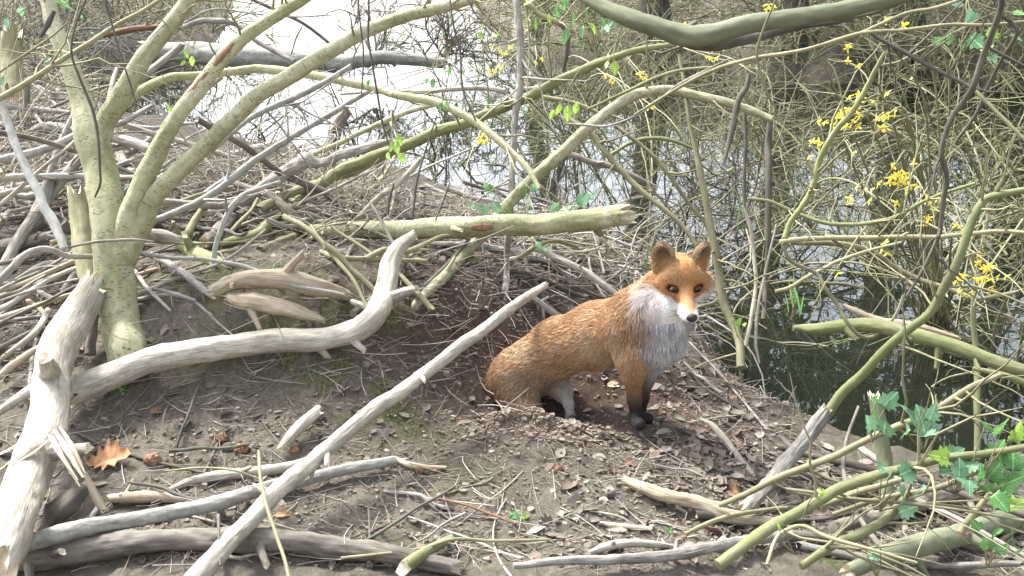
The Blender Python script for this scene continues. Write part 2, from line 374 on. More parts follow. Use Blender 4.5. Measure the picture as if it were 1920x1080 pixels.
    b.inputs['Specular IOR Level'].default_value = .25
    bm = n.new('ShaderNodeBump'); bm.inputs['Strength'].default_value = 1.0; bm.inputs['Distance'].default_value = .02
    l.new(mm.outputs[0], bm.inputs['Height']); l.new(bm.outputs[0], b.inputs['Normal'])
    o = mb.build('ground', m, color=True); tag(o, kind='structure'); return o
ground_mesh()
# water
def water():
    m, n, l, b = newmat('pond_water')
    b.inputs['Base Color'].default_value = (.010, .012, .008, 1); b.inputs['Roughness'].default_value = .015
    b.inputs['IOR'].default_value = 1.46; b.inputs['Specular IOR Level'].default_value = .5
    tc = n.new('ShaderNodeTexCoord'); s = nd(n, 'ShaderNodeTexNoise', Scale=2.2, Detail=3.0, Roughness=.5); l.new(tc.outputs['Object'], s.inputs['Vector'])
    bm = n.new('ShaderNodeBump'); bm.inputs['Strength'].default_value = .09; bm.inputs['Distance'].default_value = .02
    l.new(s.outputs[0], bm.inputs['Height']); l.new(bm.outputs[0], b.inputs['Normal'])
    mb = MB(); xs = np.linspace(-80, 60, 9); ys = np.linspace(2, 148, 9); X, Y = np.meshgrid(xs, ys)
    i = np.arange(8)[:, None] * 9; j = np.arange(8)[None]
    mb.add(np.stack([X, Y, X * 0 + WZ], -1).reshape(-1, 3), np.stack([i + j, i + j + 1, i + 10 + j, i + 9 + j], -1).reshape(-1, 4))
    tag(mb.build('pond_water', m), kind='structure')
water()
# kind|material|mode|flags|label|u,v,width,depth;...   (pixels of the 1920 photo; depth in metres, or 'g' = lies on the ground, lifted by the given metres)
TR = r'''
log|pal|m|B|thick bleached driftwood log curving from the left bank up to a snapped grey fork|136,738,66,.0;200,706,62,.0;270,682,60,.0;340,663,58,.0;420,650,54,.0;500,642,54,.0;560,637,54,.0;620,632,50,.0;668,620,54,.03;702,594,54,.06;720,562,52,3.06;727,528,48,3.1;731,495,45,3.13;746,466,37,3.16;776,442,22,3.2
log|pal|d|Bs|thick pale barkless log leaning down the left edge with a splintered break|172,545,66,3.0;140,598,78,2.93;108,660,84,2.82;96,720,86,2.73;88,790,88,2.62;70,850,92,2.5;44,920,96,2.36;14,990,104,2.22;-20,1070,110,2.1
pole|pal|d|B|long straight grey pole leaning across the clearing with a blunt cut tip|1022,536,15,3.2;985,560,22,3.12;900,620,27,2.95;820,680,29,2.82;740,740,32,2.7;650,812,36,2.57;590,860,38,2.5;520,920,40,2.41;470,970,42,2.34;400,1050,46,2.22;350,1110,48,2.15
log|wil|d|B|horizontal mossy green log with a jagged snapped right end above the den|590,436,34,3.6;660,432,38,3.56;740,430,42,3.52;830,428,46,3.48;900,426,48,3.45;960,423,48,3.43;1020,420,48,3.4;1100,412,50,3.37;1172,402,50,3.33
branch|lic|g|B|lichen grey branch crossing over the bottom log towards the leaning pole|30,1022,34,.08;100,1002,42,.08;180,985,38,.07;250,974,36,.05;330,962,34,.04;400,946,34,.03;470,926,32,.02;530,909,30;600,890,27;660,878,25;738,864,22
log|brn|g|B|brown log lying along the bottom edge below the lichen grey branch|-20,1050,56,.0;120,1035,62;250,1014,56;350,1009,54;450,1012,52;550,1016,50;650,1030,48;740,1042,42;860,1064,34
branch|pal|g|B|smooth pale branch lying behind the lichen grey branch and under the pole|318,918,14;360,900,20;420,889,25;500,880,26;560,870,23;612,846,14
stick|tan|g|B|short beige peeled piece between the pale branch and lichen branch|208,932,22;260,933,27;332,937,24
stick|drk|g||thin purple grey stick crossing the beige peeled piece|243,904,8,.03;300,912,9,.05;330,925,10,.05;370,938,9,.04;403,946,7,.02
stick|olv|g||slim arching twig above the smooth pale branch|310,883,4,.03;380,877,5,.06;440,882,5,.06;482,896,4,.02
stick|olv|d||thin crooked upright stick standing in front of the leaning pole|485,845,8,2.5;490,900,9,2.38;500,950,9,2.28;515,1000,9,2.2;533,1050,9,2.12;545,1100,9,2.05
stick|brn|d||small forked upright twig at the crossing of pole and bottom log|410,965,7,2.3;411,1010,6,2.25;413,1060,7,2.2
stub|pal|g|B|short pale broken stub lying beside the leaning pole|594,772,24,.03;560,802,29,.02;526,842,20
stick|drk|g||dark bent stick on the bare soil between the splintered log and the husks|144,810,6;190,835,9;235,850,9;280,865,8;340,878,7;398,890,5
stick|gry|g||dark slim stick with side fork above the orange leaf|448,1000,5;420,985,6;350,965,6
stick|cut|g|B|white peeled splinter lying in front of the mossy hummock|740,860,9,.01;765,872,15,.01;800,876,12;836,877,7
branch|drk|g||long dark twig rising from the bottom log across the soil|600,998,6;640,1010,8,.02;677,1016,9,.02;740,980,8,.03;780,953,8,.03;820,932,7,.03;853,912,4,.02
branch|red|g||reddish thin twig branching off the long dark twig|822,935,6,.03;873,947,6,.03;913,962,6,.02;962,980,5
stick|ylg|d|B|yellow green snapped stub pointing up from the bottom edge|842,1012,20,2.4;805,1032,26,2.33;760,1062,32,2.25
stick|olv|g||long thin olive stick along the bottom edge beside the yellow green stub|640,1046,7,.05;740,1036,7,.05;800,1026,7,.05;850,1011,8,.05;920,1014,8,.03;1000,1012,7,.02;1034,1011,4
branch|pal|g||pale bark strip arched on the soil at the bottom edge|1105,1037,12;1140,1024,20,.02;1180,1018,20,.03;1240,1020,15,.01;1270,1024,8
branch|gry|g||smooth grey branch running out along the bottom edge to the right|960,1062,16,.02;1100,1052,22,.03;1200,1046,26,.03;1280,1040,28,.03;1363,1022,28,.03;1430,1008,27,.02;1480,1000,24
branch|brn|g|B|dark brown branch end lying beyond the smooth grey bottom branch|1470,1005,24;1530,1008,28,.01;1590,1010,20
log|tan|g|B|peeled tan stick with a knobbly bend on the soil in front of the fox|1172,902,18;1210,917,28,.01;1260,934,31,.01;1310,944,33,.01;1350,964,34,.01;1400,972,30,.01;1444,976,22
stick|pal|g|B|gnawed white tipped stick propped on the soil right of the fox paws|1312,786,9,.08;1335,800,14,.06;1360,830,16,.03;1390,866,15,.01;1412,888,11
stick|cut|g|B|pale crumbling stick by the pale chips at the lower middle|1125,980,8;1160,986,12;1220,992,9
branch|gry|d|B|thick grey branch rising from the soil to a white split at the waterline|1396,956,34,2.6;1440,908,34,2.68;1480,860,34,2.76;1510,820,34,2.82;1532,788,34,2.84;1546,768,24,2.84
branch|ylg|d|t|long mossy bough bowing up from the white split to the right edge|1540,785,24,2.86;1575,742,24,2.84;1620,700,22,2.8;1650,666,21,2.76;1690,630,20,2.72;1740,588,20,2.68;1768,538,20,2.65;1790,500,20,2.62;1810,450,20,2.6;1828,402,20,2.6;1850,372,18,2.6;1882,362,17,2.58;1935,354,16,2.55
branch|olv|d|t|straight knotted green shoot slanting from the soil past the broken post|1348,946,13,2.5;1400,925,14,2.46;1460,895,16,2.42;1500,880,17,2.4;1560,855,17,2.36;1600,835,16,2.34;1650,813,17,2.32;1700,793,17,2.3;1740,775,17,2.28;1790,745,17,2.27;1830,722,15,2.26;1880,703,12,2.25
branch|ylg|d|t|bright yellow green shoot sweeping up from the bottom edge to the right|1350,1060,28,2.12;1400,1022,28,2.15;1450,986,28,2.18;1500,956,27,2.2;1540,934,26,2.2;1580,912,25,2.2;1650,890,23,2.18;1700,880,21,2.16;1770,858,19,2.14;1850,848,17,2.12;1930,834,15,2.1
branch|olv|d||thin olive runner lying level across the green shoots|1474,916,8,2.3;1540,925,8,2.26;1600,935,8,2.22;1700,945,8,2.16;1800,956,7,2.1;1930,978,7,2.05
branch|olv|g||low brown green runner creeping over the peeled tan stick|1284,1000,10,.03;1340,975,12,.07;1400,960,11,.06;1475,953,8,.04
branch|ylg|d|t|knobbly yellow green bough looping low over the bottom right corner|1500,1060,18,2.1;1560,1020,21,2.14;1600,1005,24,2.18;1650,980,21,2.2;1682,953,19,2.2;1705,925,14,2.2
branch|olv|d||thin green stem arching low in front of the looping bough|1437,1060,8,2.05;1455,1010,9,2.1;1480,990,9,2.1;1510,986,9,2.1;1550,1005,9,2.06;1620,1026,8,2.02;1720,1056,7,2.0
log|grn|g|B|thick green brown log with a raw red scar in the lower right corner|1590,1070,32,.06;1700,1030,52,.06;1780,1010,50,.05;1850,986,50,.04;1940,958,48,.03
branch|brn|g||dark grey branch lying behind the knobbly yellow green bough|1560,990,26,.03;1650,968,32,.03;1720,948,36,.03;1800,920,34,.03;1880,890,30,.03
branch|olv|d||short olive stem forking upward from the scarred log|1800,1000,20,2.22;1820,970,16,2.22;1842,940,13,2.22;1868,905,9,2.2
branch|olv|d||bundle stem lying just under the bright yellow green shoot|1540,945,14,2.35;1600,925,15,2.33;1650,912,14,2.3;1720,893,11,2.28
branch|olv|d||upper bundle stem beside the hawthorn leaves|1560,965,10,2.4;1650,935,12,2.38;1760,915,14,2.35;1840,880,12,2.3;1930,852,9,2.28
post|grn|d|B|weathered upright stump with a splintered top standing at the waterline|1638,742,28,2.72;1650,800,33,2.72;1657,860,34,2.72;1662,930,33,2.7
branch|ylg|d|B|bright green bough with a pink cut end reaching over the dark water|1493,616,12,3.05;1530,617,26,3.0;1580,611,31,2.96;1650,615,33,2.9;1720,630,33,2.84;1800,655,33,2.78;1860,675,31,2.74;1940,702,28,2.7
branch|tan|d|B|pinkish peeled branch tip behind the bright green bough|1583,571,9,3.2;1610,585,17,3.18;1650,600,18,3.15;1720,612,16,3.1;1800,632,9,3.05
branch|ylg|d||lower green bough following beneath the bright green bough|1826,690,9,2.95;1880,702,15,2.92;1940,724,17,2.9
sapling|ylg|d||thin straight yellow stem standing upright near the right edge|1824,470,9,3.1;1824,560,12,3.1;1829,640,14,3.1;1833,740,15,3.05;1830,860,15,3.0
sapling|olv|d|t|slender bare sapling rising just behind the ear of the fox|1272,100,8,3.55;1288,190,10,3.52;1300,260,12,3.5;1318,340,15,3.48;1332,420,17,3.45;1346,500,19,3.42;1356,560,20,3.4;1375,608,20,3.37;1386,650,20,3.32;1390,690,20,3.28
stick|pal|d||pale straight stick leaning in the twigs right of the sapling|1392,385,8,3.5;1405,420,9,3.5;1413,480,9,3.5;1417,540,9,3.48;1408,600,10,3.44;1397,650,9,3.4
stick|pal|d||white thin reed stick leaning beside the pale straight stick|1456,420,5,3.5;1434,517,6,3.48;1422,573,7,3.44;1417,640,7,3.4;1424,680,5,3.38
branch|olv|d|t|level grey green branch with a pale hooked end over the water|1460,453,11,3.2;1487,450,13,3.2;1547,447,12,3.2;1613,447,13,3.18;1680,443,12,3.16;1747,447,11,3.14;1800,440,11,3.1;1863,435,10,3.1;1930,437,9,3.05
branch|olv|d|t|branch dipping away under the level grey green branch to the right|1480,454,10,3.22;1563,456,13,3.25;1607,462,13,3.28;1647,478,13,3.3;1680,503,13,3.3;1730,528,13,3.28;1780,543,12,3.25;1830,560,12,3.2;1880,553,10,3.15;1935,541,9,3.1
branch|ylg|d|t|thin sagging green runner slung between the willow twigs|1400,372,6,3.0;1440,377,8,3.0;1487,397,9,3.0;1540,415,10,2.98;1580,420,10,2.96;1630,417,10,2.94;1680,407,9,2.9;1723,383,9,2.88;1767,364,8,2.85;1830,345,7,2.8
branch|olv|d||curved olive twig with its pale tip over the dark water|1453,547,9,3.1;1480,540,9,3.1;1513,520,9,3.1;1547,503,9,3.08;1563,493,9,3.08;1597,480,9,3.05;1630,470,8,3.05;1690,455,7,3.0
branch|olv|d||drooping hooked twig hanging down past the cut end of the bright bough|1466,456,8,2.95;1477,483,9,2.95;1493,496,9,2.95;1530,513,9,2.95;1547,540,9,2.93;1570,573,9,2.92;1587,603,9,2.9;1607,626,9,2.9;1630,633,9,2.9;1657,617,8,2.9;1680,590,7,2.9;1695,553,5,2.9
branch|ylg|d|t|smooth green rod slanting up behind the yellow blossom|1470,446,14,2.8;1480,418,13,2.8;1502,388,13,2.78;1517,363,13,2.78;1527,338,14,2.76;1535,300,14,2.75;1553,267,14,2.72;1573,238,14,2.7;1600,207,14,2.68;1627,160,13,2.65;1642,132,11,2.62;1660,100,8,2.6
branch|drk|d|t|dark bent bough hanging close down the right side of the thicket|1880,-40,15,2.05;1877,10,15,2.1;1860,62,15,2.14;1843,108,15,2.18;1827,158,15,2.2;1812,182,14,2.22;1787,213,13,2.25;1773,242,12,2.26;1763,288,12,2.28;1773,332,12,2.3;1768,374,12,2.32;1760,440,10,2.34;1730,507,8,2.36;1700,556,6,2.38
branch|drk|d||dark twig forking off the hanging dark bough near the top corner|1876,30,10,2.14;1895,42,10,2.15;1907,62,10,2.15;1880,108,9,2.2;1853,160,9,2.25;1830,213,9,2.28;1795,262,7,2.3
branch|olv|d||dark olive twig falling from the bough towards the right edge|1825,165,9,2.25;1867,207,9,2.22;1900,240,9,2.2;1935,275,8,2.18
branch|drk|d|t|dark twig slanting from the long thin arc to the hanging bough|1630,62,8,2.3;1647,73,9,2.3;1693,97,10,2.28;1747,127,10,2.26;1800,153,9,2.24;1830,170,8,2.22
branch|olv|d||longest thin arching whip across the whole top right|1190,215,5,2.5;1280,160,8,2.45;1347,127,9,2.4;1420,107,9,2.36;1513,93,9,2.32;1613,63,9,2.28;1697,57,8,2.25;1780,47,8,2.22;1853,47,8,2.2;1935,38,7,2.2
branch|olv|d||whip rising steeply from the longest arc to the top edge|1547,88,7,2.34;1613,64,9,2.32;1697,27,9,2.3;1747,17,8,2.28;1800,0,8,2.26;1860,-30,7,2.25
branch|drk|d||thin dark whip just below the smooth thick top bough|1240,100,5,2.15;1280,87,6,2.12;1347,70,7,2.1;1430,53,7,2.08;1513,43,7,2.08;1613,30,7,2.06;1697,2,7,2.05;1740,-20,6,2.05
branch|gry|d||thin grey whip rising from the arching stem towards the top right|1060,232,4,2.7;1090,234,6,2.7;1140,236,6,2.68;1190,217,6,2.66;1240,183,6,2.64;1280,153,6,2.62;1370,110,5,2.6
bough|grn|d||thick smooth green bough sagging across the top right|860,-260,14,2.3;980,-100,18,2.18;1060,-32,22,2.1;1110,0,30,2.05;1150,22,38,2.02;1207,45,44,1.98;1280,64,50,1.95;1330,62,48,1.93;1413,42,44,1.9;1513,28,42,1.88;1613,10,38,1.85;1700,-12,34,1.83;1780,-40,33,1.8;2000,-130,36,1.75;2300,-260,40,1.75
bough|drk|d||dark underside bough joining beneath the thick smooth green bough|1262,66,34,2.0;1300,80,36,2.02;1340,84,36,2.04;1400,76,26,2.06;1463,60,19,2.08;1513,47,13,2.1;1600,38,9,2.12
branch|olv|d||fine vertical whip hanging over the thick green bough|1458,-30,5,1.8;1452,5,5,1.8;1433,50,5,1.82;1420,93,6,1.84;1423,127,6,1.86;1438,173,6,1.88;1457,210,4,1.9
branch|drk|d||dark dangling branch tapering to a point below the arching stem|1405,138,10,3.3;1400,165,13,3.3;1387,187,14,3.3;1373,247,14,3.3;1357,303,6,3.3
sapling|drk|d||dark moss covered stem standing in the middle of the thicket|1441,228,14,3.6;1441,267,15,3.6;1443,300,16,3.58;1443,360,15,3.56;1440,430,14,3.55;1436,520,12,3.55;1430,600,12,3.5
branch|drk|d||slim dark stem hanging left of the moss covered stem|1397,210,8,3.5;1397,267,9,3.5;1395,333,8,3.5;1398,400,6,3.5
branch|olv|d|t|olive diagonal branch running down to the ear of the fox|1060,218,12,3.7;1072,226,13,3.7;1107,247,14,3.68;1140,293,14,3.66;1173,327,14,3.64;1207,360,13,3.62;1240,388,12,3.6;1280,427,11,3.58;1310,470,10,3.55
branch|olv|d|t|second olive diagonal parallel to the one ending at the ear|1155,235,9,3.8;1207,277,10,3.78;1240,307,10,3.76;1280,367,10,3.74;1323,420,9,3.72;1350,470,8,3.7
branch|ylg|d||yellow green whip arching over the long arching stem|1100,206,6,3.2;1173,173,8,3.18;1240,143,8,3.16;1290,131,7,3.14;1370,125,6,3.1
branch|ylg|d||short arch of green twig in the gap under the arching stem|1140,292,8,3.9;1180,270,9,3.9;1213,260,9,3.9;1255,262,9,3.9;1300,280,7,3.9
branch|brn|d|B|reddish dead limb caught in the shrubs under the arching bough|1040,280,12,4.6;1075,290,14,4.6;1107,303,15,4.6;1140,310,15,4.6;1185,328,12,4.6;1230,350,9,4.6
sapling|gry|d|t|upright grey brown sapling dividing the view in the middle|965,-40,16,3.6;968,8,17,3.6;973,50,19,3.6;977,100,19,3.6;975,160,18,3.6;969,207,16,3.6;963,250,15,3.6;961,333,15,3.6;955,400,15,3.6;952,457,15,3.6;951,500,15,3.6;947,545,18,3.58;940,580,20,3.55
stick|pal|d|B|level pale stick with a round cut end behind the middle sapling|640,176,5,4.4;720,174,8,4.4;800,172,10,4.4;840,167,11,4.4;907,165,12,4.4;948,171,13,4.4
branch|gry|d||pale grey hooked branch end beside the middle sapling|975,168,11,4.3;1003,167,12,4.3;1017,156,12,4.3;1008,140,11,4.3;998,125,9,4.3
branch|olv|d|t|dark olive branch coming in at the top right of the middle sapling|940,-30,9,3.2;990,8,12,3.2;1013,27,12,3.2;1052,43,12,3.2;1080,60,9,3.2
branch|drk|d||dark crooked twig dropping from the olive branch at the top|1045,38,9,3.2;1062,58,11,3.2;1064,80,11,3.2;1061,108,10,3.2;1055,135,6,3.2
branch|olv|d||olive branch falling away right of the middle sapling|1005,178,8,3.75;1035,185,10,3.75;1073,193,10,3.75;1100,203,10,3.75;1130,216,8,3.75
vine|drk|d||dark hanging twig at the left of the middle top gap|670,-20,3,2.6;675,40,4,2.6;681,100,4,2.6;677,180,3,2.6
vine|drk|d||longest dark dangling twig ending above the green leaves|690,-20,4,2.5;691,30,5,2.5;690,67,5,2.5;697,117,5,2.5;708,183,5,2.5;717,233,5,2.5;730,275,4,2.5
vine|drk|d||dark twig curving down past the crossing boughs in the middle|842,-20,4,2.6;846,20,5,2.6;853,60,5,2.6;863,100,5,2.6;865,150,5,2.6;873,183,5,2.6;893,227,4,2.6
vine|drk|d||thin dark twig slanting across the top beside the middle sapling|870,-20,3,2.6;885,15,4,2.6;900,37,4,2.6;930,62,3,2.6
vine|drk|d||dark wiry twig hanging down to the end of the green log|820,215,3,2.9;797,283,4,2.9;783,335,5,2.9;773,413,5,2.9
vine|drk|d||dark wiry stem beside the twig that hangs to the green log|842,345,3,3.1;830,380,4,3.1;817,413,4,3.1
vine|drk|d||short dark stem standing above the left part of the green log|738,345,4,3.1;730,375,5,3.1;727,403,5,3.1
vine|drk|d||dark vine trailing down in front of the live trunk|165,-30,5,2.75;160,0,5,2.75;140,50,5,2.75;133,100,6,2.75;150,150,6,2.75;173,207,7,2.75;183,260,7,2.75;187,317,6,2.75;188,345,6,2.75;178,370,4,2.78
vine|drk|d||dark twig dangling across the second live stem|197,-30,4,2.8;198,5,5,2.8;210,50,5,2.8;227,107,5,2.8;247,167,4,2.8;256,200,3,2.8
stub|drk|d||short dark hanging stub under the large blurred leaf|103,18,9,2.3;92,42,14,2.3;77,70,8,2.3
bough|olv|d|t|straight olive bough slanting across the live trunk at top left|-30,200,15,2.78;0,183,15,2.8;60,147,14,2.82;117,110,13,2.85;160,83,12,2.88;217,47,11,2.9;267,20,10,2.92;300,-2,9,2.95;350,-40,8,3.0
branch|olv|d||thin twig below the straight olive bough at top left|-20,150,4,3.1;7,130,5,3.1;50,100,6,3.1;93,70,5,3.1;130,40,4,3.1
stick|lic|d||pale blue lichened stick propped down the left edge|-6,160,14,3.0;0,187,15,3.0;13,233,18,3.0;33,283,18,2.99;53,327,19,2.98;73,365,21,2.97;82,388,22,2.96;103,420,23,2.95;124,468,18,2.93
stump|olv|d|B|smooth olive stump end just left of the live trunk|147,368,44,3.32;150,407,46,3.3;157,467,46,3.25;166,520,44,3.2
stick|gry|d||long crooked stick passing behind the live trunk towards the driftwood|-20,545,20,2.95;0,527,20,2.95;23,503,18,2.96;50,477,17,2.98;87,465,15,3.0;133,480,13,3.06;200,482,12,3.12;250,475,11,3.1;317,482,10,3.05;400,485,10,3.0;467,503,10,2.98;533,530,10,2.96;583,543,10,2.95;645,554,7,2.94
stick|brn|d||thin stick laid over the front of the live trunk|128,465,5,2.95;165,456,7,2.9;200,452,7,2.88;250,450,7,2.88;288,454,5,2.9
branch|gry|g|B|twisted grey root running down to the left edge|180,470,16,.05;133,490,24,.04;83,503,27,.03;40,530,26,.02;0,568,24,.02;-30,600,22,.02
branch|gry|g||second twisted root below the first at the left edge|170,470,8,.06;147,500,11,.05;100,520,12,.05;50,547,13,.04;0,592,12,.04;-20,610,12,.04
stick|gry|g|B|short grey stick slanting left below the live fork|168,488,13,.06;140,516,16,.04;115,550,13,.02
log|gry|g|B|grey log pointing at the lichened stick from the left edge|-30,438,30,.0;0,430,31;50,410,32,.02;110,384,30,.03
log|lic|g|B|upper pale log at the left edge above the grey log|-30,400,24,.02;0,390,24,.02;57,376,23,.04
branch|pal|g|B|pale root bent over the dark gap at the left edge|-30,478,34,.02;0,466,36,.02;50,456,30,.04;97,442,20,.05
stick|pal|g|B|pale stick leaning from the lower left edge to the splintered log|0,678,12,.02;67,623,15,.06;93,582,15,.08
stick|tan|g|B|yellowish stick below the pale one at the lower left edge|-10,712,15,.04;13,693,17,.04;50,668,17,.06;86,645,14,.08
stick|gry|g||thin dark stick across the left edge litter|-20,630,5,.05;0,618,5,.06;77,582,5,.08
stick|brn|g|B|small brown cap shaped knot by the pale leaning stick|70,545,9,.05;85,555,14,.04;102,566,12,.03
plank|brn|d||curled bark flap beside the foot of the live trunk|182,570,16,3.05;176,610,20,3.03;168,665,24,3.0
stick|gry|g||bent grey stick right of the live trunk foot|250,505,8,.06;283,547,10,.06;318,582,6,.04
stick|gry|g||grey stick sloping down to the mossy soil patch|284,540,7,.06;330,552,10,.06;365,564,9,.04
branch|gry|g|B|knobbly grey branch falling to the torpedo shaped driftwood|285,480,17,.10;333,503,18,.08;367,530,18,.05;402,555,16,.02
log|tan|g|B|wide grained driftwood root behind the mossy soil patch|396,545,26,.02;430,533,38,.03;467,526,44,.04;533,524,46,.04;590,538,42,.03;650,552,24,.0
log|tan|g|B|torpedo shaped peeled driftwood resting above the curved log|430,556,22,.03;455,562,36,.03;483,565,40,.03;533,577,38,.02;575,592,28,.01;606,602,12
stub|pal|d|B|broken side stub on the snapped end of the curved log|726,562,34,3.06;752,552,27,3.04;780,545,19,3.0
branch|ylg|d|B|mossy bent limb hooking down beside the driftwood root|352,442,22,3.5;340,453,32,3.45;358,470,36,3.4;398,488,33,3.35;434,515,26,3.3
branch|ylg|d||mossy limb joining from the long leaning bough to the bent limb|365,472,18,3.46;383,464,22,3.48;433,453,24,3.5;483,437,23,3.55;508,415,23,3.6
branch|olv|d||upright mossy fork beside the bent limb|352,446,20,3.5;362,420,19,3.55;378,396,17,3.6
branch|olv|d||long mossy rod running right towards the green log|490,436,11,3.62;530,438,13,3.65;567,441,15,3.7;640,445,13,3.75;700,462,10,3.75
chunk|pal|d|B|white broken wood chunk right of the live fork|254,440,24,3.15;280,442,31,3.15;310,445,31,3.15;334,450,20,3.15
stick|lic|d||blue grey forked stick standing by the driftwood root|525,342,7,3.1;490,352,9,3.1;460,362,11,3.12;441,380,14,3.13;428,400,14,3.14;415,430,13,3.15;405,460,12,3.16;398,512,13,3.18
stick|gry|d||small fork tine on the blue grey stick|423,365,5,3.1;424,385,6,3.12;428,402,9,3.14
bough|ylg|d|t|long leaning bough rising from the debris through the centre to the top right|420,468,18,3.7;470,445,22,3.72;520,410,24,3.78;570,368,27,3.8;640,317,28,3.8;690,300,28,3.78;773,267,26,3.75;827,245,25,3.72;873,230,24,3.7;923,207,23,3.68;973,190,23,3.65;1010,173,23,3.62;1057,147,21,3.58;1107,123,19,3.55;1140,110,17,3.5;1207,93,14,3.45;1290,76,11,3.4;1380,60,8,3.35
snag|gry|d|B|dead grey snag with a knuckle lying along the leaning bough|400,400,24,3.75;450,378,26,3.74;493,353,28,3.72;533,325,30,3.7;566,306,32,3.68;575,300,36,3.67;600,306,20,3.67;640,291,23,3.66;700,274,20,3.65;733,266,12,3.64
bough|wil|d|t|arching speckled bough from the soil up through the centre and over to the right|748,614,18,3.45;790,560,22,3.45;830,520,24,3.48;880,465,25,3.5;905,440,25,3.52;940,397,27,3.54;975,357,28,3.55;1010,325,28,3.55;1060,280,28,3.54;1100,240,27,3.53;1150,202,26,3.52;1195,177,25,3.5;1240,168,23,3.48;1280,172,22,3.46;1350,190,20,3.42;1400,206,19,3.4;1446,226,17,3.38
branch|drk|d||thin dark branch running beside the foot of the arching bough|738,600,7,3.42;780,553,9,3.42;827,507,10,3.44;867,463,9,3.46;880,448,7,3.47
stick|pal|d||white stick crossing in front of the green log|695,378,6,3.3;718,420,8,3.3;740,462,8,3.3;768,495,8,3.3;802,535,5,3.32
bough|lic|d|t|pale lichened branch sloping up between the live stems and the snag|284,414,13,3.4;333,397,16,3.42;383,373,17,3.45;433,338,17,3.48;483,297,16,3.5;533,265,15,3.52;583,234,14,3.55;640,202,13,3.6;700,165,11,3.65
bough|lic|d|t|blue grey lichened branch above the sloping one|395,288,9,3.3;450,236,12,3.35;500,208,14,3.38;550,184,15,3.4;612,156,14,3.42;660,125,12,3.45
branch|wil|d||greenish branch merging from the leaning bough at mid left|590,290,12,3.9;660,255,12,3.9;750,215,12,3.9;820,196,10,3.9
branch|gry|g||grey driftwood stick in the debris below the green log|810,458,12,.06;873,460,16,.05;940,470,20,.05;1007,487,25,.04;1073,500,22,.02;1118,510,10
branch|pal|d|t|pale wavy branch snaking down behind the back of the fox|955,484,9,3.5;980,480,11,3.5;1000,468,13,3.5;1020,472,14,3.5;1040,483,15,3.5;1090,507,17,3.48;1123,530,16,3.46;1165,560,13,3.44
branch|ylg|d||yellowish curved twig crossing over the pale wavy branch|970,485,9,3.48;1007,463,9,3.5;1042,452,9,3.52;1085,462,8,3.55
stick|pal|g|B|pale stick end lying on the slope behind the fox|1000,560,14,.02;1020,575,17,.02;1044,592,16,.01
stick|drk|g||dark stick lying on the slope above the back of the fox|955,503,12,.03;1023,527,13,.04;1067,547,12,.04;1112,568,10,.02
branch|olv|g||dull green branch under the left part of the green log|600,470,11,.1;640,483,13,.1;717,487,12,.08;800,490,10,.06
bough|gry|d||arched grey bough over the bright pond at top left|343,52,11,4.5;368,42,12,4.5;393,40,13,4.5;433,43,13,4.48;455,55,12,4.46;480,78,11,4.45;517,98,11,4.43;552,114,10,4.4
vine|gry|d||thin grey whip reaching over the bright pond|345,42,4,4.0;400,17,4,4.0;467,25,4,4.0;550,32,4,4.0;620,28,3,4.0
branch|drk|d||purple grey twig cutting across the bright water at the top|450,-10,7,4.1;517,20,8,4.1;567,43,8,4.1;617,80,7,4.1
vine|drk|d||small dark twig dropping from the purple grey one|567,50,3,4.1;555,72,4,4.1;546,102,3,4.1
log|lic|d|B|fallen rough barked trunk lying on the far bank at top left|275,92,38,8.6;340,98,46,8.5;420,103,50,8.4;520,110,48,8.3;620,120,40,8.3;720,108,30,8.4;830,118,24,8.6
stump|olv|d|B|square cut mossy stump at the far left edge|24,66,46,4.6;22,110,48,4.6;24,172,50,4.55
log|red|d|B|reddish rotten log lying behind the second live stem|190,66,12,6.5;240,56,14,6.5;300,50,11,6.5
log|gry|d|B|grey knotted log end among the far left debris|60,246,10,4.2;85,238,24,4.2;110,240,28,4.2;150,250,22,4.2
log|pal|d|B|pale round log between the live trunk and the scarred stem|200,255,20,3.9;235,266,24,3.88;280,280,24,3.86
post|brn|d||broken dark post standing below the square cut stump|50,150,16,4.4;50,200,15,4.4
snag|brn|d|B|leaning rotten snag standing in the bright water|650,205,24,4.9;632,240,28,4.9;622,285,28,4.9;614,330,22,4.9
branch|brn|d|B|brown twisted limb above the left end of the green log|500,360,18,3.7;530,385,24,3.68;560,415,24,3.66;585,440,18,3.64
log|brn|g|B|dull brown limb in the dark hollow behind the bent limb|385,455,26,.12;420,425,30,.14;450,400,28,.16;470,380,22,.16
'''
MATS_CUT = M['cut']
def add_twigs(mb, p, r, n, seed, length=.22, sides=4, spread=1.0, upb=.15):
    rs = np.random.RandomState(seed)
    t, N, B = frames(p)
    for k in range(n):
        i = rs.randint(int(len(p) * .2), len(p) - 1)
        a = rs.uniform(0, 2 * math.pi)
        d = t[i] * rs.uniform(.2, .9) + (N[i] * math.cos(a) + B[i] * math.sin(a)) * spread
        d[2] += upb; d /= np.linalg.norm(d)
        L = length * rs.uniform(.4, 1.5); m = 6
        q = [p[i]]; dd = d.copy()
        for s in range(m):
            dd = dd + rs.normal(0, .16, 3); dd /= np.linalg.norm(dd); q.append(q[-1] + dd * L / m)
        q = np.array(q); rr = np.linspace(min(r[i] * .4, .0035) + .0006, .0007, m + 1)
        tube(mb, q, rr, sides, cap=False, seed=rs.randint(999))
        if rs.rand() < .6:
            j = rs.randint(2, 5); e = dd + rs.normal(0, .6, 3); e /= np.linalg.norm(e)
            qq = np.array([q[j], q[j] + e * L * .25 + [0, 0, .005], q[j] + e * L * .5]); tube(mb, qq, np.array([.0013, .001, .0006]), 3, cap=False)
WS = .82
def norm_(a): return a / (np.linalg.norm(a) + 1e-12)
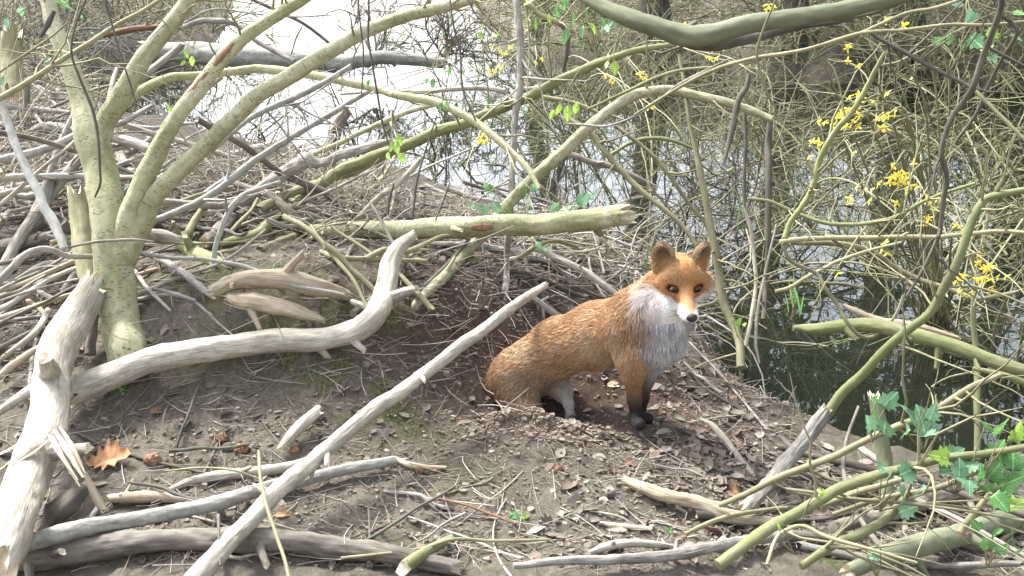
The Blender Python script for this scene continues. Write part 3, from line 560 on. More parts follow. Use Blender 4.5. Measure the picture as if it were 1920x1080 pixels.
def parse_pts(s, mode):
    rows = [[float(x) for x in a.split(',')] for a in s.strip().split(';')]
    u = np.array([a[0] for a in rows]); v = np.array([a[1] for a in rows])
    def fill(k, d0):
        idx = [i for i, a in enumerate(rows) if len(a) > k]
        return np.interp(np.arange(len(rows)), idx, [rows[i][k] for i in idx]) if idx else np.full(len(rows), d0)
    w = fill(2, 8); d = fill(3, 0)
    pts = []; rr = []
    gd = np.array([gdepth(a, b) for a, b in zip(u, v)])
    if mode in 'gm' and len(gd) > 3:
        g2 = gd.copy()
        for i in range(1, len(gd) - 1): g2[i] = .25 * gd[i - 1] + .5 * gd[i] + .25 * gd[i + 1]
        gd = np.minimum(gd + .03, g2)
    for i in range(len(rows)):
        if mode == 'g' or (mode == 'm' and d[i] < 1):
            r = w[i] * .5 / F_PX * gd[i]; dd = gd[i] - r * 1.5 - d[i] * 1.3
        else:
            r = w[i] * .5 / F_PX * d[i]; dd = min(d[i], gd[i] - r * .6) if 0 < i < len(rows) - 1 else min(d[i], gd[i] + .04)
        pts.append(P(u[i], v[i], dd)); rr.append(w[i] * .5 / F_PX * dd * WS)
    return np.array(pts), np.array(rr)
def big_tube(name, mat, pts, rr, seed, flags='', parent=None, loc=None):
    w = max(rr)
    p, r = resample(pts, rr, step=max(.007, w * (.22 if w > .018 else .45)))
    sides = 30 if w > .018 else (11 if w > .009 else 7)
    mb = MB()
    tube(mb, p, r, sides, rough={'gry': .30, 'pal': .16, 'tan': .26, 'brn': .28, 'lic': .2, 'cut': .3}.get(mat, .14), seed=seed, capmat=1 if 'B' in flags else 0, broken=.9 if 'B' in flags else 0, wob=min(.004, w * .35))
    return mb, p, r
seed = 100
TRACED = {}
for line in TR.strip().splitlines():
    kind, mat, mode, flags, label, s = line.split('|')
    seed += 7
    pts, rr = parse_pts(s, mode)
    mb, p, r = big_tube(kind, mat, pts, rr, seed, flags)
    loc = pts[0] * 0 + p[len(p) // 2]
    if max(rr) > .008 and kind not in ('post', 'stump', 'chunk', 'plank', 'stub'):
        rk = np.random.RandomState(seed + 1); tt, NN, BB = frames(p)
        for kk in range(1 + int(len(p) * .012) + rk.randint(0, 3)):
            i = rk.randint(3, len(p) - 3); a = rk.uniform(0, 6.28); rd = NN[i] * math.cos(a) + BB[i] * math.sin(a)
            dd_ = norm_(rd + tt[i] * rk.uniform(.2, 1.1)); ln = r[i] * rk.uniform(1.3, 3.2); rs_ = r[i] * rk.uniform(.22, .5)
            q_ = np.array([p[i] + rd * r[i] * .3, p[i] + rd * r[i] * .75 + dd_ * ln * .25, p[i] + rd * r[i] * .8 + dd_ * ln * .6, p[i] + rd * r[i] * .8 + dd_ * ln])
            tube(mb, q_, rs_ * np.array([1.7, 1.15, .9, .75]), 9, rough=.3, seed=seed + kk, broken=.8, capmat=1)
    o = mb.build(kind, [M[mat], M['cut']], loc=loc)
    cat = {'vine': 'hanging twig', 'snag': 'dead branch', 'chunk': 'wood chunk', 'stub': 'branch stub', 'bough': 'branch'}.get(kind, kind)
    tag(o, label, cat)
    TRACED[label] = (o, p, r)
    if 't' in flags:
        for k in range(1):
            m2 = MB(); add_twigs(m2, p, r, 9, seed + k * 13, length=.28)
            m2.build('sprays', M['olv' if mat in ('ylg', 'wil', 'olv', 'grn') else mat], parent=o, loc=loc)
    if 's' in flags:      # splintered tear
        for k, (a, b, c, w0) in enumerate([((92, 815), (112, 850), (146, 900), 9), ((102, 806), (128, 846), (156, 895), 13), ((112, 800), (136, 838), (160, 888), 9), ((84, 812), (50, 842), (0, 880), 8), ((80, 808), (30, 836), (-20, 862), 8), ((95, 822), (60, 850), (20, 872), 7), ((100, 818), (120, 860), (150, 912), 8)]):
            m2 = MB(); q = np.array([P(*a, 2.46), P(*b, 2.40), P(*c, 2.38)]); q, rq = resample(q, np.array([.5, 1, .35]) * w0 / F_PX * 1.3, n=6)
            tube(m2, q, rq, 6, rough=.3, seed=k, flat=.35); m2.build('splinter', M['cut'], parent=o, loc=loc)
# pieces under the tear
for kd, mt, lab, s in (('stick', 'tan', 'short tan peg wedged under the splintered tear', '160,888,10,2.42;172,915,17,2.42;184,940,20,2.42;194,956,17,2.42'),
                       ('chunk', 'brn', 'grey bark chunk propped against the foot of the splintered log', '164,904,20,2.48;140,930,44,2.44;112,960,56,2.42;92,990,40,2.42')):
    pts, rr = parse_pts(s, 'd'); mb, p, r = big_tube(kd, mt, pts, rr, 55, 'B'); tag(mb.build(kd, [M[mt], M['cut']], loc=p[0]), lab, 'wood chunk' if kd == 'chunk' else 'stick')
# scars
def patch(parent_label, name, mat, u0, u1, ang, seed):
    o, p, r = TRACED[parent_label]
    i0, i1 = int(len(p) * u0), int(len(p) * u1)
    return scar(o, p[i0:i1], r[i0:i1], name, mat, ang, seed)
def scar(o, p, r, name, mat, ang, seed):
    """a strip of torn bark wrapped on one side of a stem, facing the camera"""
    n = len(p); t, _, _ = frames(p); V = []
    k = 7
    for i in range(n):
        c = CAM - p[i]; c -= t[i] * np.dot(c, t[i]); c /= np.linalg.norm(c); b = np.cross(t[i], c)
        w = (.25 + .75 * math.sin(math.pi * (i + .5) / n)) * (.75 + .5 * float(vnoise(np.array([i * .7]), np.array([seed * 1.]))[0])) * .55
        for j in range(k):
            a = ang + w * (j / (k - 1) * 2 - 1)
            V.append(p[i] + (c * math.cos(a) + b * math.sin(a)) * (r[i] * (1.10 if 0 < j < k - 1 else .9)))
    i = np.arange(n - 1)[:, None] * k; j = np.arange(k - 1)[None]
    Fq = np.stack([i + j, i + j + 1, i + k + j + 1, i + k + j], -1).reshape(-1, 4)
    mb = MB(); V = np.array(V); mb.add(V, Fq, V[:, :2] * 2); return mb.build(name, mat, parent=o)
patch('thick green brown log with a raw red scar in the lower right corner', 'bark_scar', M['red'], .28, .55, .2, 3)
patch('horizontal mossy green log with a jagged snapped right end above the den', 'bark_scar', M['red'], .53, .60, .0, 4)

# ------------------------------------------------------------------ the live many-stemmed tree
TREE = {
 'trunk': '244,700,80,3.02;236,660,76,3.03;226,600,73,3.05;215,500,72,3.05;205,430,70,3.05;190,330,63,3.1;172,262,58,3.12;154,196,42,3.14;128,112,35,3.16;95,30,29,3.18;78,-70,24,3.2',
 'stem': '180,290,44,3.13;192,240,45,3.12;215,200,44,3.1;250,140,40,3.1;300,70,36,3.1;352,0,32,3.1;392,-60,28,3.1',
 'stem.001': '222,485,50,3.06;236,430,50,3.02;254,375,46,3.0;290,290,40,2.98;330,225,36,2.96;372,168,34,2.95;410,122,33,2.94;450,80,31,2.93;510,35,28,2.92;572,-8,26,2.9;640,-60,22,2.9',
 'stem.002': '228,495,50,3.06;262,428,46,3.02;287,370,42,3.0;322,332,38,2.97;370,285,36,2.96;430,230,35,2.95;480,180,34,2.94;530,150,34,2.94;580,118,34,2.93;640,85,31,2.92;700,55,30,2.91;770,30,27,2.9;850,9,23,2.9;910,-6,20,2.9;980,-40,16,2.9',
 'branch': '226,200,20,3.12;262,172,21,3.2;320,147,19,3.3;400,137,18,3.4;480,131,18,3.5;560,137,19,3.5;640,150,19,3.48;700,163,19,3.45;740,177,18,3.4;820,193,18,3.38;887,227,17,3.35;923,253,16,3.32;960,287,14,3.3;990,320,13,3.28;1010,352,10,3.25',
}
tr = empty('willow_tree', P(244, 690, 3.05), 'live pale speckled tree forking into four long stems at the left of the den', 'tree')
TS = {}
for k, s in TREE.items():
    pts, rr = parse_pts(s, 'd'); seed += 7; rr = rr * (1.2 if k == 'trunk' else 1.06)
    mb, p, r = big_tube(k, 'wil', pts, rr, seed, '')
    nm = k.split('.')[0]
    o = mb.build(nm, [M['wil']], parent=tr, loc=p[0]); TS[k] = (o, p, r)
    for q in range(1):
        m2 = MB(); add_twigs(m2, p[len(p) // 2:], r[len(p) // 2:], 9, seed + q, length=.25); m2.build('sprays', M['olv'], parent=o)
_o, _p, _r = TS['stem.001']
def near(p, u, v, d): return int(np.argmin(np.linalg.norm(p - P(u, v, d), axis=1)))
for a, b, sd in (((352, 200, 2.95), (398, 140, 2.95), 1), ((408, 128, 2.95), (446, 84, 2.95), 2)):
    i0, i1 = near(_p, *a), near(_p, *b)
    scar(_o, _p[i0:i1 + 1], _r[i0:i1 + 1], 'bark_scar', M['red'], -.5, sd)
# ------------------------------------------------------------------ the fox
def px(u, v, d, r): return P(u, v, d), r / F_PX * d
HEAD = P(1286, 543, 2.80); YAW, HPITCH = rad(5), rad(30)
# head axes: X to its own left in the picture's right, Y up, Z out of the face
_z = (-FW * math.cos(HPITCH) - UP * math.sin(HPITCH)); _z = _z * math.cos(YAW) + RT * math.sin(YAW)
_x = RT * math.cos(YAW) + FW * math.cos(HPITCH) * math.sin(YAW); _x -= _z * np.dot(_x, _z); _x /= np.linalg.norm(_x)
_y = np.cross(_z, _x); HR = np.stack([_x, _y, _z], 1); HS = 1.13
HO = HEAD - HR @ (np.array([0, .004, .056]) * HS)
def H(x, y, z): return HO + HR @ (np.array([x, y, z]) * HS)
def toH(p): return ((p - HO) @ HR) / HS
hd = np.array([.87, -.50, 0.]); side = np.array([-.50, -.87, 0.])   # heading; side = flank towards the camera
dn = np.array([0, 0, -1.])
ORA = (.44, .262, .140); DOR = (.31, .172, .085); BUF = (.50, .38, .235); GRB = (.27, .20, .135); WHI = (.78, .76, .73); GRY = (.44, .44, .455); BLK = (.020, .017, .016); TAI = (.36, .20, .10)
# (a, b, ra, rb, flow, colour, fur length, blend)
CPS = []
def cap(A, B, flow, col, fl, k=.035): CPS.append((A[0], B[0], A[1], B[1], np.asarray(flow, float), col, fl, k))
rump = px(985, 694, 3.20, 50); loin = px(1050, 648, 3.13, 47); rib = px(1120, 628, 3.06, 55); sho = px(1188, 607, 2.98, 56)
cap(rump, loin, -hd + dn * .35, ORA, .022); cap(loin, rib, -hd + dn * .3, ORA, .022); cap(rib, sho, -hd + dn * .35, ORA, .022)
cap(px(960, 715, 3.20, 44), px(985, 775, 3.14, 26), dn - hd * .3, TAI, .022)                      # near thigh
cap(px(985, 775, 3.14, 26), px(975, 815, 3.2, 14), dn, BLK, .008, .02); cap(px(975, 815, 3.2, 14), px(1000, 832, 3.12, 11), hd, BLK, .006, .015)
cap(px(1030, 700, 3.22, 32), px(1055, 735, 3.16, 17), dn, BUF, .014); cap(px(1056, 735, 3.15, 15), px(1066, 757, 3.13, 8), dn, GRY, .007, .012)
cap(px(1066, 757, 3.13, 8), px(1070, 782, 3.13, 7.5), dn, GRY, .005, .012); cap(px(1069, 783, 3.13, 8.5), px(1080, 788, 3.09, 8), hd, BLK, .005, .01)
cap(px(948, 690, 3.27, 20), px(924, 735, 3.26, 24), dn - hd * .3, TAI, .034, .03); cap(px(924, 735, 3.26, 24), px(922, 800, 3.2, 20), dn, TAI, .034, .02)  # tail
cap(px(1175, 618, 2.93, 46), px(1186, 668, 2.92, 30), dn - hd * .2, ORA, .018)                      # near shoulder
cap(px(1186, 668, 2.92, 26), px(1186, 705, 2.93, 17), dn, ORA, .010, .03); cap(px(1186, 705, 2.93, 17), px(1190, 750, 2.95, 12), dn, DOR, .006, .02)
cap(px(1190, 750, 2.95, 12), px(1192, 785, 2.96, 10), dn, BLK, .005, .012); cap(px(1191, 789, 2.95, 10.5), px(1200, 796, 2.89, 11), hd, BLK, .004, .012)
cap(px(1216, 660, 3.0, 26), px(1212, 705, 3.03, 16), dn, GRY, .010, .03); cap(px(1212, 705, 3.03, 15), px(1206, 745, 3.05, 10), dn, DOR, .006, .018)
cap(px(1206, 745, 3.05, 10), px(1201, 776, 3.06, 9), dn, BLK, .005, .012); cap(px(1202, 780, 3.05, 9.5), px(1215, 785, 3.0, 10), hd, BLK, .004, .012)
cap(px(1205, 592, 2.94, 54), px(1248, 552, 2.93, 46), -hd * .8 + dn * .6, ORA, .026)               # neck
cap(px(1236, 585, 2.87, 44), px(1238, 628, 2.90, 42), dn + hd * .15, GRY, .036, .04)                # bib
cap(px(1262, 585, 2.87, 26), px(1246, 634, 2.91, 24), dn + hd * .1, GRY, .036, .03)
cap(px(1228, 640, 2.93, 36), px(1222, 668, 2.96, 26), dn, GRY, .028, .03)
fH = lambda x, y, z: HR @ np.array([x, y, z])
def hcap(a, b, ra, rb, flow, col, fl, k=.014): CPS.append((H(*a), H(*b), ra * HS, rb * HS, fH(*flow), col, fl, k))
hcap((0, .004, -.014), (0, .016, .014), .053, .043, (0, .25, -1), ORA, .008, .02)
for s in (-1, 1):
    hcap((s * .024, .004, .005), (s * .030, .010, .020), .036, .026, (s * .3, .3, -1), ORA, .007, .02)
    hcap((s * .028, -.020, .014), (s * .050, -.022, -.014), .028, .027, (s * .8, -.35, -.7), ORA, .024, .02)
    hcap((s * .020, .012, .040), (s * .030, .016, .030), .013, .012, (s * .3, .6, -1), ORA, .005, .01)   # brow
    hcap((s * .0115, -.034, .098), (s * .0085, -.033, .123), .0130, .0110, (s * .6, -.3, -1), WHI, .004, .008)  # lip
hcap((0, -.010, .040), (0, -.024, .090), .028, .0155, (0, .2, -1), ORA, .004, .016)
hcap((0, -.024, .090), (0, -.028, .122), .0150, .0115, (0, .2, -1), ORA, .003, .01)
hcap((0, -.038, .020), (0, -.044, .098), .026, .009, (0, -.4, -1), WHI, .006, .012)
EARS = []
def fsdf(p):
    d = None
    for (a, b, ra, rb, fl, c, f, k) in CPS:
        ab = b - a; t = np.clip(((p - a) @ ab) / (ab @ ab), 0, 1)
        e = np.linalg.norm(p - a - t[:, None] * ab, axis=1) - (ra + (rb - ra) * t)
        if d is None: d = e
        else:
            h = np.clip(.5 + .5 * (d - e) / k, 0, 1); d = d * (1 - h) + e * h - k * h * (1 - h)
    q = toH(p)
    for s in (-1, 1):
        # ears: rounded shells, hollow in front; the photo's right ear is turned outwards
        yw = -.35 if s < 0 else .62
        c = np.array([s * .046, .052, -.008]); w = q - c
        ca, sa = math.cos(yw), math.sin(yw); x = w[:, 0] * ca - w[:, 2] * sa; z = w[:, 0] * sa + w[:, 2] * ca; y = w[:, 1]
        x2 = x * math.cos(s * .22) - y * math.sin(s * .22); y2 = x * math.sin(s * .22) + y * math.cos(s * .22)
        wd = .030 * np.sqrt(np.clip(1 - ((y2 + .004) / .058) ** 2, .02, 1)) * np.where(y2 > 0, 1, 1)
        def el(cx, cy, cz, rx, ry, rz):
            a = np.sqrt(((x2 - cx) / rx) ** 2 + ((y2 - cy) / ry) ** 2 + ((z - cz) / rz) ** 2); b = np.sqrt(((x2 - cx) / rx ** 2) ** 2 + ((y2 - cy) / ry ** 2) ** 2 + ((z - cz) / rz ** 2) ** 2)
            return a * (a - 1) / np.maximum(b, 1e-6)
        o = el(0, -.002, -.002, .0285, .046, .018); i = el(0, .002, .012, .0235, .039, .021)
        ear = np.maximum(o, -i) * HS
        k = .007; h = np.clip(.5 + .5 * (d - ear) / k, 0, 1); d = d * (1 - h) + ear * h - k * h * (1 - h)
        # eye socket
        e = (np.linalg.norm(q - np.array([s * .0298, .004, .060]), axis=1) - .0115) * HS
        k = .005; h = np.clip(.5 - .5 * (d + e) / k, 0, 1); d = d * (1 - h) + (-e) * h + k * h * (1 - h)
    return d
def chunked(f, p, n=400000): return np.concatenate([f(p[i:i + n]) for i in range(0, len(p), n)])
def fgrad(p, e=.0015):
    g = np.stack([fsdf(p + np.eye(3)[i] * e) - fsdf(p - np.eye(3)[i] * e) for i in range(3)], 1)
    return g / (np.linalg.norm(g, axis=1)[:, None] + 1e-9)
def surfnet(lo, hi, h):
    ax = [np.arange(lo[i], hi[i] + h, h) for i in range(3)]; n = [len(a) for a in ax]
    # coarse pass, then only cells near the surface
    D = np.empty(n)
    for i, xv in enumerate(ax[0]):
        Y, Z = np.meshgrid(ax[1], ax[2], indexing='ij'); D[i] = fsdf(np.stack([np.full(Y.size, xv), Y.ravel(), Z.ravel()], 1)).reshape(n[1], n[2])
    S = D < 0; cnt = np.zeros([k - 1 for k in n], int)
    for a in (0, 1):
        for b in (0, 1):
            for c in (0, 1): cnt += S[a:n[0] - 1 + a, b:n[1] - 1 + b, c:n[2] - 1 + c]
    act = (cnt > 0) & (cnt < 8); idx = -np.ones(cnt.shape, int); I = np.argwhere(act); idx[act] = np.arange(len(I))
    acc = np.zeros((len(I), 3)); num = np.zeros(len(I)); cs = [(a, b, c) for a in (0, 1) for b in (0, 1) for c in (0, 1)]
    for A in cs:
        for ax_ in range(3):
            if A[ax_] == 0:
                B = list(A); B[ax_] = 1
                d0 = D[I[:, 0] + A[0], I[:, 1] + A[1], I[:, 2] + A[2]]; d1 = D[I[:, 0] + B[0], I[:, 1] + B[1], I[:, 2] + B[2]]
                c = (d0 < 0) != (d1 < 0); t = np.where(c, d0 / np.where(c, d0 - d1, 1), 0)
                pos = np.array(A, float)[None] + np.zeros((len(I), 1)); pos[:, ax_] += t
                acc += pos * c[:, None]; num += c
    V = lo + (I + acc / num[:, None]) * h
    F = []
    for ax_ in range(3):
        o1, o2 = [k for k in range(3) if k != ax_]
        sl0 = [slice(None)] * 3; sl1 = [slice(None)] * 3; sl0[ax_] = slice(0, -1); sl1[ax_] = slice(1, None)
        ch = np.argwhere(S[tuple(sl0)] != S[tuple(sl1)]); ch = ch[(ch[:, o1] > 0) & (ch[:, o2] > 0) & (ch[:, o1] < n[o1] - 1) & (ch[:, o2] < n[o2] - 1)]
        s0 = S[ch[:, 0], ch[:, 1], ch[:, 2]]
        def at(d1, d2):
            c = ch.copy(); c[:, o1] += d1; c[:, o2] += d2; return idx[c[:, 0], c[:, 1], c[:, 2]]
        q = np.stack([at(-1, -1), at(0, -1), at(0, 0), at(-1, 0)], 1)
        fl = s0 if ax_ != 1 else ~s0
        q[~fl] = q[~fl][:, ::-1]; F.append(q)
    F = np.concatenate(F); F = F[(F >= 0).all(1)]
    for _ in range(3):
        g = fgrad(V); V = V - g * fsdf(V)[:, None] * .9
    return V, F
_all = np.array([c[0] for c in CPS] + [c[1] for c in CPS]); lo = _all.min(0) - .12; hi = _all.max(0) + .13
FV, FF = surfnet(lo, hi, .0055)
def coat(p, rs):
    """colour, fur length and lie of the hair at points on the body"""
    D = []
    for (a, b, ra, rb, fl, c, f, k) in CPS:
        ab = b - a; t = np.clip(((p - a) @ ab) / (ab @ ab), 0, 1)
        D.append(np.linalg.norm(p - a - t[:, None] * ab, axis=1) - (ra + (rb - ra) * t))
    D = np.array(D).T; w = np.exp(-np.clip(D - D.min(1)[:, None], 0, .2) / .009)
    w /= w.sum(1)[:, None]
    C = w @ np.array([c[5] for c in CPS]); L = w @ np.array([c[6] for c in CPS]); Fl = w @ np.array([c[4] / np.linalg.norm(c[4]) for c in CPS])
    nz = fbm(p[:, 0] * 14, p[:, 1] * 14, p[:, 2] * 14, 5, 3); n2 = vnoise(p[:, 0] * 60, p[:, 1] * 60, p[:, 2] * 60, 9); n3 = vnoise(p[:, 0] * 9, p[:, 1] * 9, p[:, 2] * 9, 19)
    mixin = lambda C, c, m: C * (1 - m[:, None]) + np.array(c) * m[:, None]
    q = toH(p); head = (q[:, 2] > -.045) & (np.abs(q[:, 0]) < .10) & (q[:, 1] > -.075) & (q[:, 1] < .13) & (np.linalg.norm(q, axis=1) < .17)
    # body: grizzled buff haunch and flank, darker back line
    b0 = P(1000, 690, 3.1)
    s = (p - b0) @ hd
    body = ~head & (p[:, 2] > .13)
    hip = np.exp(-(np.linalg.norm((p - P(960, 668, 3.1)) * [1, .6, 1], axis=1) / .085) ** 2) * 1.1
    C = mixin(C, BUF, np.where(body, np.clip(hip * (.5 + nz), 0, .8), 0))
    fk = np.exp(-(np.linalg.norm((p - P(1130, 625, 2.98)) * [1, .6, 1.3], axis=1) / .07) ** 2) * .5
    C = mixin(C, BUF, np.where(body, fk * sstep(.4, .65, nz) * 1.2, 0))
    lowh = np.exp(-(np.linalg.norm((p - P(1000, 725, 3.12)) * [.8, .6, 1.3], axis=1) / .08) ** 2)
    C = mixin(C, GRB, np.where(~head, np.clip(lowh * 1.3, 0, .85), 0))
    C = mixin(C, DOR, np.where(body, np.clip(sstep(.45, .7, n3) * .65, 0, 1), 0)); C = mixin(C, BUF, np.where(body & (p[:, 0] < P(1170, 600, 3)[0]), sstep(.52, .72, vnoise(p[:, 0] * 22, p[:, 1] * 22, p[:, 2] * 30, 91)) * .5, 0))
    # pale throat, chest and inner side
    B0 = P(1223, 600, 2.87); bd = (p - B0) @ (hd * .95 + side * .0 + np.array([.15, 0, 0])) + (nz - .5) * .035
    up_ = (p - P(1240, 545, 2.9))[:, 2]
    bib = sstep(-.008, .022, bd) * (1 - sstep(-.02, .03, up_)) * (p[:, 2] > .10)
    C = mixin(C, np.array(GRY), np.where(head & (q[:, 2] > .02), 0, bib))
    C = mixin(C, WHI, np.where(~head, bib * sstep(.5, .75, n2) * .7, 0))
    C = mixin(C, (.30, .30, .32), np.where(~head, bib * sstep(.55, .8, vnoise(p[:, 0] * 40, p[:, 1] * 40, p[:, 2] * 12, 77)) * .8, 0))
    # legs: black stockings
    lz = p[:, 2] + (nz - .5) * .05
    leg = (~head) & (p[:, 0] > P(1150, 700, 2.95)[0]) & (p[:, 2] < .16)
    C = mixin(C, BLK, np.where(leg, (1 - sstep(.04, .16, lz)) * .97, 0))
    # face
    x, y, z = np.abs(q[:, 0]), q[:, 1], q[:, 2]
    fC = np.tile(np.array((.46, .235, .100)), (len(p), 1))
    fC = mixin(fC, (.40, .25, .12), sstep(.0, .03, y) * (1 - sstep(.05, .075, z)) * (.4 + .5 * n2))
    fC = mixin(fC, (.56, .30, .14), (1 - sstep(.008, .018, x)) * sstep(.05, .07, z) * .8); fC = mixin(fC, (.55, .27, .10), (1 - sstep(.008, .03, x)) * sstep(.02, .05, y) * .6)
    edge = -.028 + .38 * np.clip(x - .016, 0, 1) + sstep(.060, .095, z) * (.012 + .40 * np.clip(x - .010, -.008, .02)) + (n2 - .5) * .006
    wh = 1 - sstep(edge - .003, edge + .003, y)
    fC = mixin(fC, WHI, wh * (1 - sstep(.050, .065, x) * .45))
    fC = mixin(fC, GRY, np.clip(wh * sstep(.045, .065, x), 0, 1) * .5); fC = mixin(fC, (.55, .36, .20), np.clip(sstep(.058, .07, x) * (z < .01), 0, 1) * .55)
    sm = np.exp(-(((x - .024) / .009) ** 2 + ((y + .020) / .012) ** 2 + ((z - .062) / .02) ** 2)); fC = mixin(fC, (.25, .085, .045), sm * .75)
    ed = np.sqrt(((x - .0298) / 1.25) ** 2 + ((y - .004) / 1.0) ** 2 + ((z - .056) * .6) ** 2); fC = mixin(fC, (.48, .21, .08), (1 - sstep(.013, .022, ed)) * .6)
    fC = mixin(fC, (.06, .028, .018), 1 - sstep(.0100, .0132, ed))
    er = sstep(.044, .066, y) * sstep(.018, .026, x)
    back = (((p - HO) @ HR)[:, 0] * 0)
    C = np.where(head[:, None], fC, C)
    L = np.where(head, np.where(z > .03, .0035 + .004 * sstep(.09, .03, z), L), L)
    return C, L, Fl, head, er, q
def ear_cols(C, L, Fl, er, q, n):
    nh = n @ HR; inner = nh[:, 2]
    s = np.sign(q[:, 0]); ee = er > .02
    rim = sstep(.030, .040, np.abs(np.abs(q[:, 0]) - .048)) 
    ic = np.array([.30, .22, .16]); 
    d = np.sqrt(((np.abs(q[:, 0]) - .048) / .024) ** 2 + ((q[:, 1] - .052) / .038) ** 2)
    cin = np.where((d < .75)[:, None], np.array([.13, .085, .065]), np.array([.46, .38, .28]))
    cb = np.array([.045, .035, .03])
    cc = np.where((inner > -.1)[:, None], cin, cb)
    cc = cc * (1 - .55 * er[:, None] * (q[:, 1] > .092)[:, None])
    dd_ = sstep(.55, .95, d + (vnoise(q[:, 0] * 300, q[:, 1] * 300, q[:, 2] * 300, 3) - .5) * .4)[:, None]; cin = np.array([.27, .20, .155]) * (1 - dd_) + np.array([.52, .38, .24]) * dd_
    cc = np.where((inner > -.1)[:, None], cin, cb) * (1 - .6 * sstep(.085, .10, q[:, 1]))[:, None]
    w_ = er[:, None]; C = cc * w_ + C * (1 - w_); L = np.where(ee, .008, L)
    Fl = np.where(ee[:, None], HR @ np.array([0, 1., 0]), Fl)
    return C, L, Fl
def furmat(name, attr):
    m, n, l, b = newmat(name)
    at = n.new('ShaderNodeAttribute'); at.attribute_name = 'col'; l.new(at.outputs['Color'], b.inputs['Base Color'])
    b.inputs['Roughness'].default_value = .75; b.inputs['Specular IOR Level'].default_value = .25
    return m
MF = furmat('fox_coat', 'col')
FN = fgrad(FV); rs = np.random.RandomState(7)
c0, l0, f0, h0, e0, q0 = coat(FV, rs); c0, l0, f0 = ear_cols(c0, l0, f0, e0, q0, FN)
fx_loc = P(1195, 800, 2.95)
mb = MB(); mb.add(FV, FF, None, 0, c0 * .75)
fox = empty('fox', fx_loc, 'orange red fox with a grey white bib standing in front of its den', 'fox')
body = mb.build('body', MF, parent=fox, color=True)
# hair
A = FV[FF]; ar = np.linalg.norm(np.cross(A[:, 1] - A[:, 0], A[:, 2] - A[:, 0]), axis=1) * .5 + np.linalg.norm(np.cross(A[:, 2] - A[:, 0], A[:, 3] - A[:, 0]), axis=1) * .5
cen = A.mean(1); hq = toH(cen); inh = np.linalg.norm(hq, axis=1) < .15
legm = (cen[:, 2] < .16)
wgt = ar * np.where(inh, 3.2, 1.0) * np.where(legm, 1.5, 1)
NH = 210000
fi = rs.choice(len(FF), NH, p=wgt / wgt.sum()); a, b = rs.rand(NH, 1), rs.rand(NH, 1)
Q = FV[FF[fi]]; R0 = (Q[:, 0] * (1 - a) + Q[:, 1] * a) * (1 - b) + (Q[:, 3] * (1 - a) + Q[:, 2] * a) * b
Nn = fgrad(R0); C, L, Fl, hm, er, q = coat(R0, rs); C, L, Fl = ear_cols(C, L, Fl, er, q, Nn)
ed = np.sqrt((np.abs(q[:, 0]) - .0298) ** 2 + (q[:, 1] - .004) ** 2 + (q[:, 2] - .058) ** 2)
nose = (q[:, 2] > .122) & hm
keep = (ed > .0118) & ~nose
R0, Nn, C, L, Fl, q, er, hm = [k[keep] for k in (R0, Nn, C, L, Fl, q, er, hm)]; NH = len(R0)
# locks: neighbouring hairs lean the same way
g = lambda s, sd: vnoise(R0[:, 0] * s, R0[:, 1] * s, R0[:, 2] * s, sd) - .5
lean = np.stack([g(45, 1), g(45, 2), g(45, 3)], 1) * 1.0 + rs.normal(0, .26, (NH, 3))
T = Fl + lean * .8; T -= Nn * (T * Nn).sum(1)[:, None]; T /= np.linalg.norm(T, axis=1)[:, None] + 1e-9
ruff = np.exp(-(((np.abs(q[:, 0]) - .058) / .022) ** 2 + ((q[:, 1] + .02) / .03) ** 2)) * hm * (q[:, 2] < .03)
L = L + .012 * ruff
Lr = L * rs.uniform(.6, 1.35, NH)
lift = np.where(er > .3, .5, .42) + rs.normal(0, .16, NH)
K = 5; S = np.linspace(0, 1, K); pts = np.empty((NH, K, 3)); pts[:, 0] = R0 - Nn * .001
for k in range(1, K):
    dr = Nn * (lift * (1 - S[k]) * 1.3 + .10)[:, None] + T; dr[:, 2] -= .25 * S[k]; dr /= np.linalg.norm(dr, axis=1)[:, None]
    pts[:, k] = pts[:, k - 1] + dr * (Lr / (K - 1))[:, None]
hr = bpy.data.hair_curves.new('fur'); hr.add_curves([K] * NH)
loc0 = WL['fox']
hr.position_data.foreach_set('vector', (pts - loc0).astype(np.float32).ravel())
ra = hr.attributes.get('radius') or hr.attributes.new('radius', 'FLOAT', 'POINT')
base = np.where(hm, .00042, np.where(L > .02, .00062, .0005))
ra.data.foreach_set('value', (base[:, None] * np.array([1, 1, .9, .7, .25])[None]).astype(np.float32).ravel())
v = rs.uniform(.62, 1.32, NH)[:, None] * (1 + g(30, 8)[:, None] * .3)
tip = rs.rand(NH) < .10; v[tip] *= .55
CC = np.clip(C * v, 0, .92)
pale = (rs.rand(NH) < .10) & (L > .012); CC[pale] = CC[pale] * .4 + np.array(BUF) * .75
ca = hr.attributes.new('col', 'FLOAT_COLOR', 'CURVE'); ca.data.foreach_set('color', np.c_[CC, np.ones(NH)].astype(np.float32).ravel())
hr.materials.append(MF); ho = bpy.data.objects.new('fur', hr); COL.objects.link(ho); ho.parent = fox
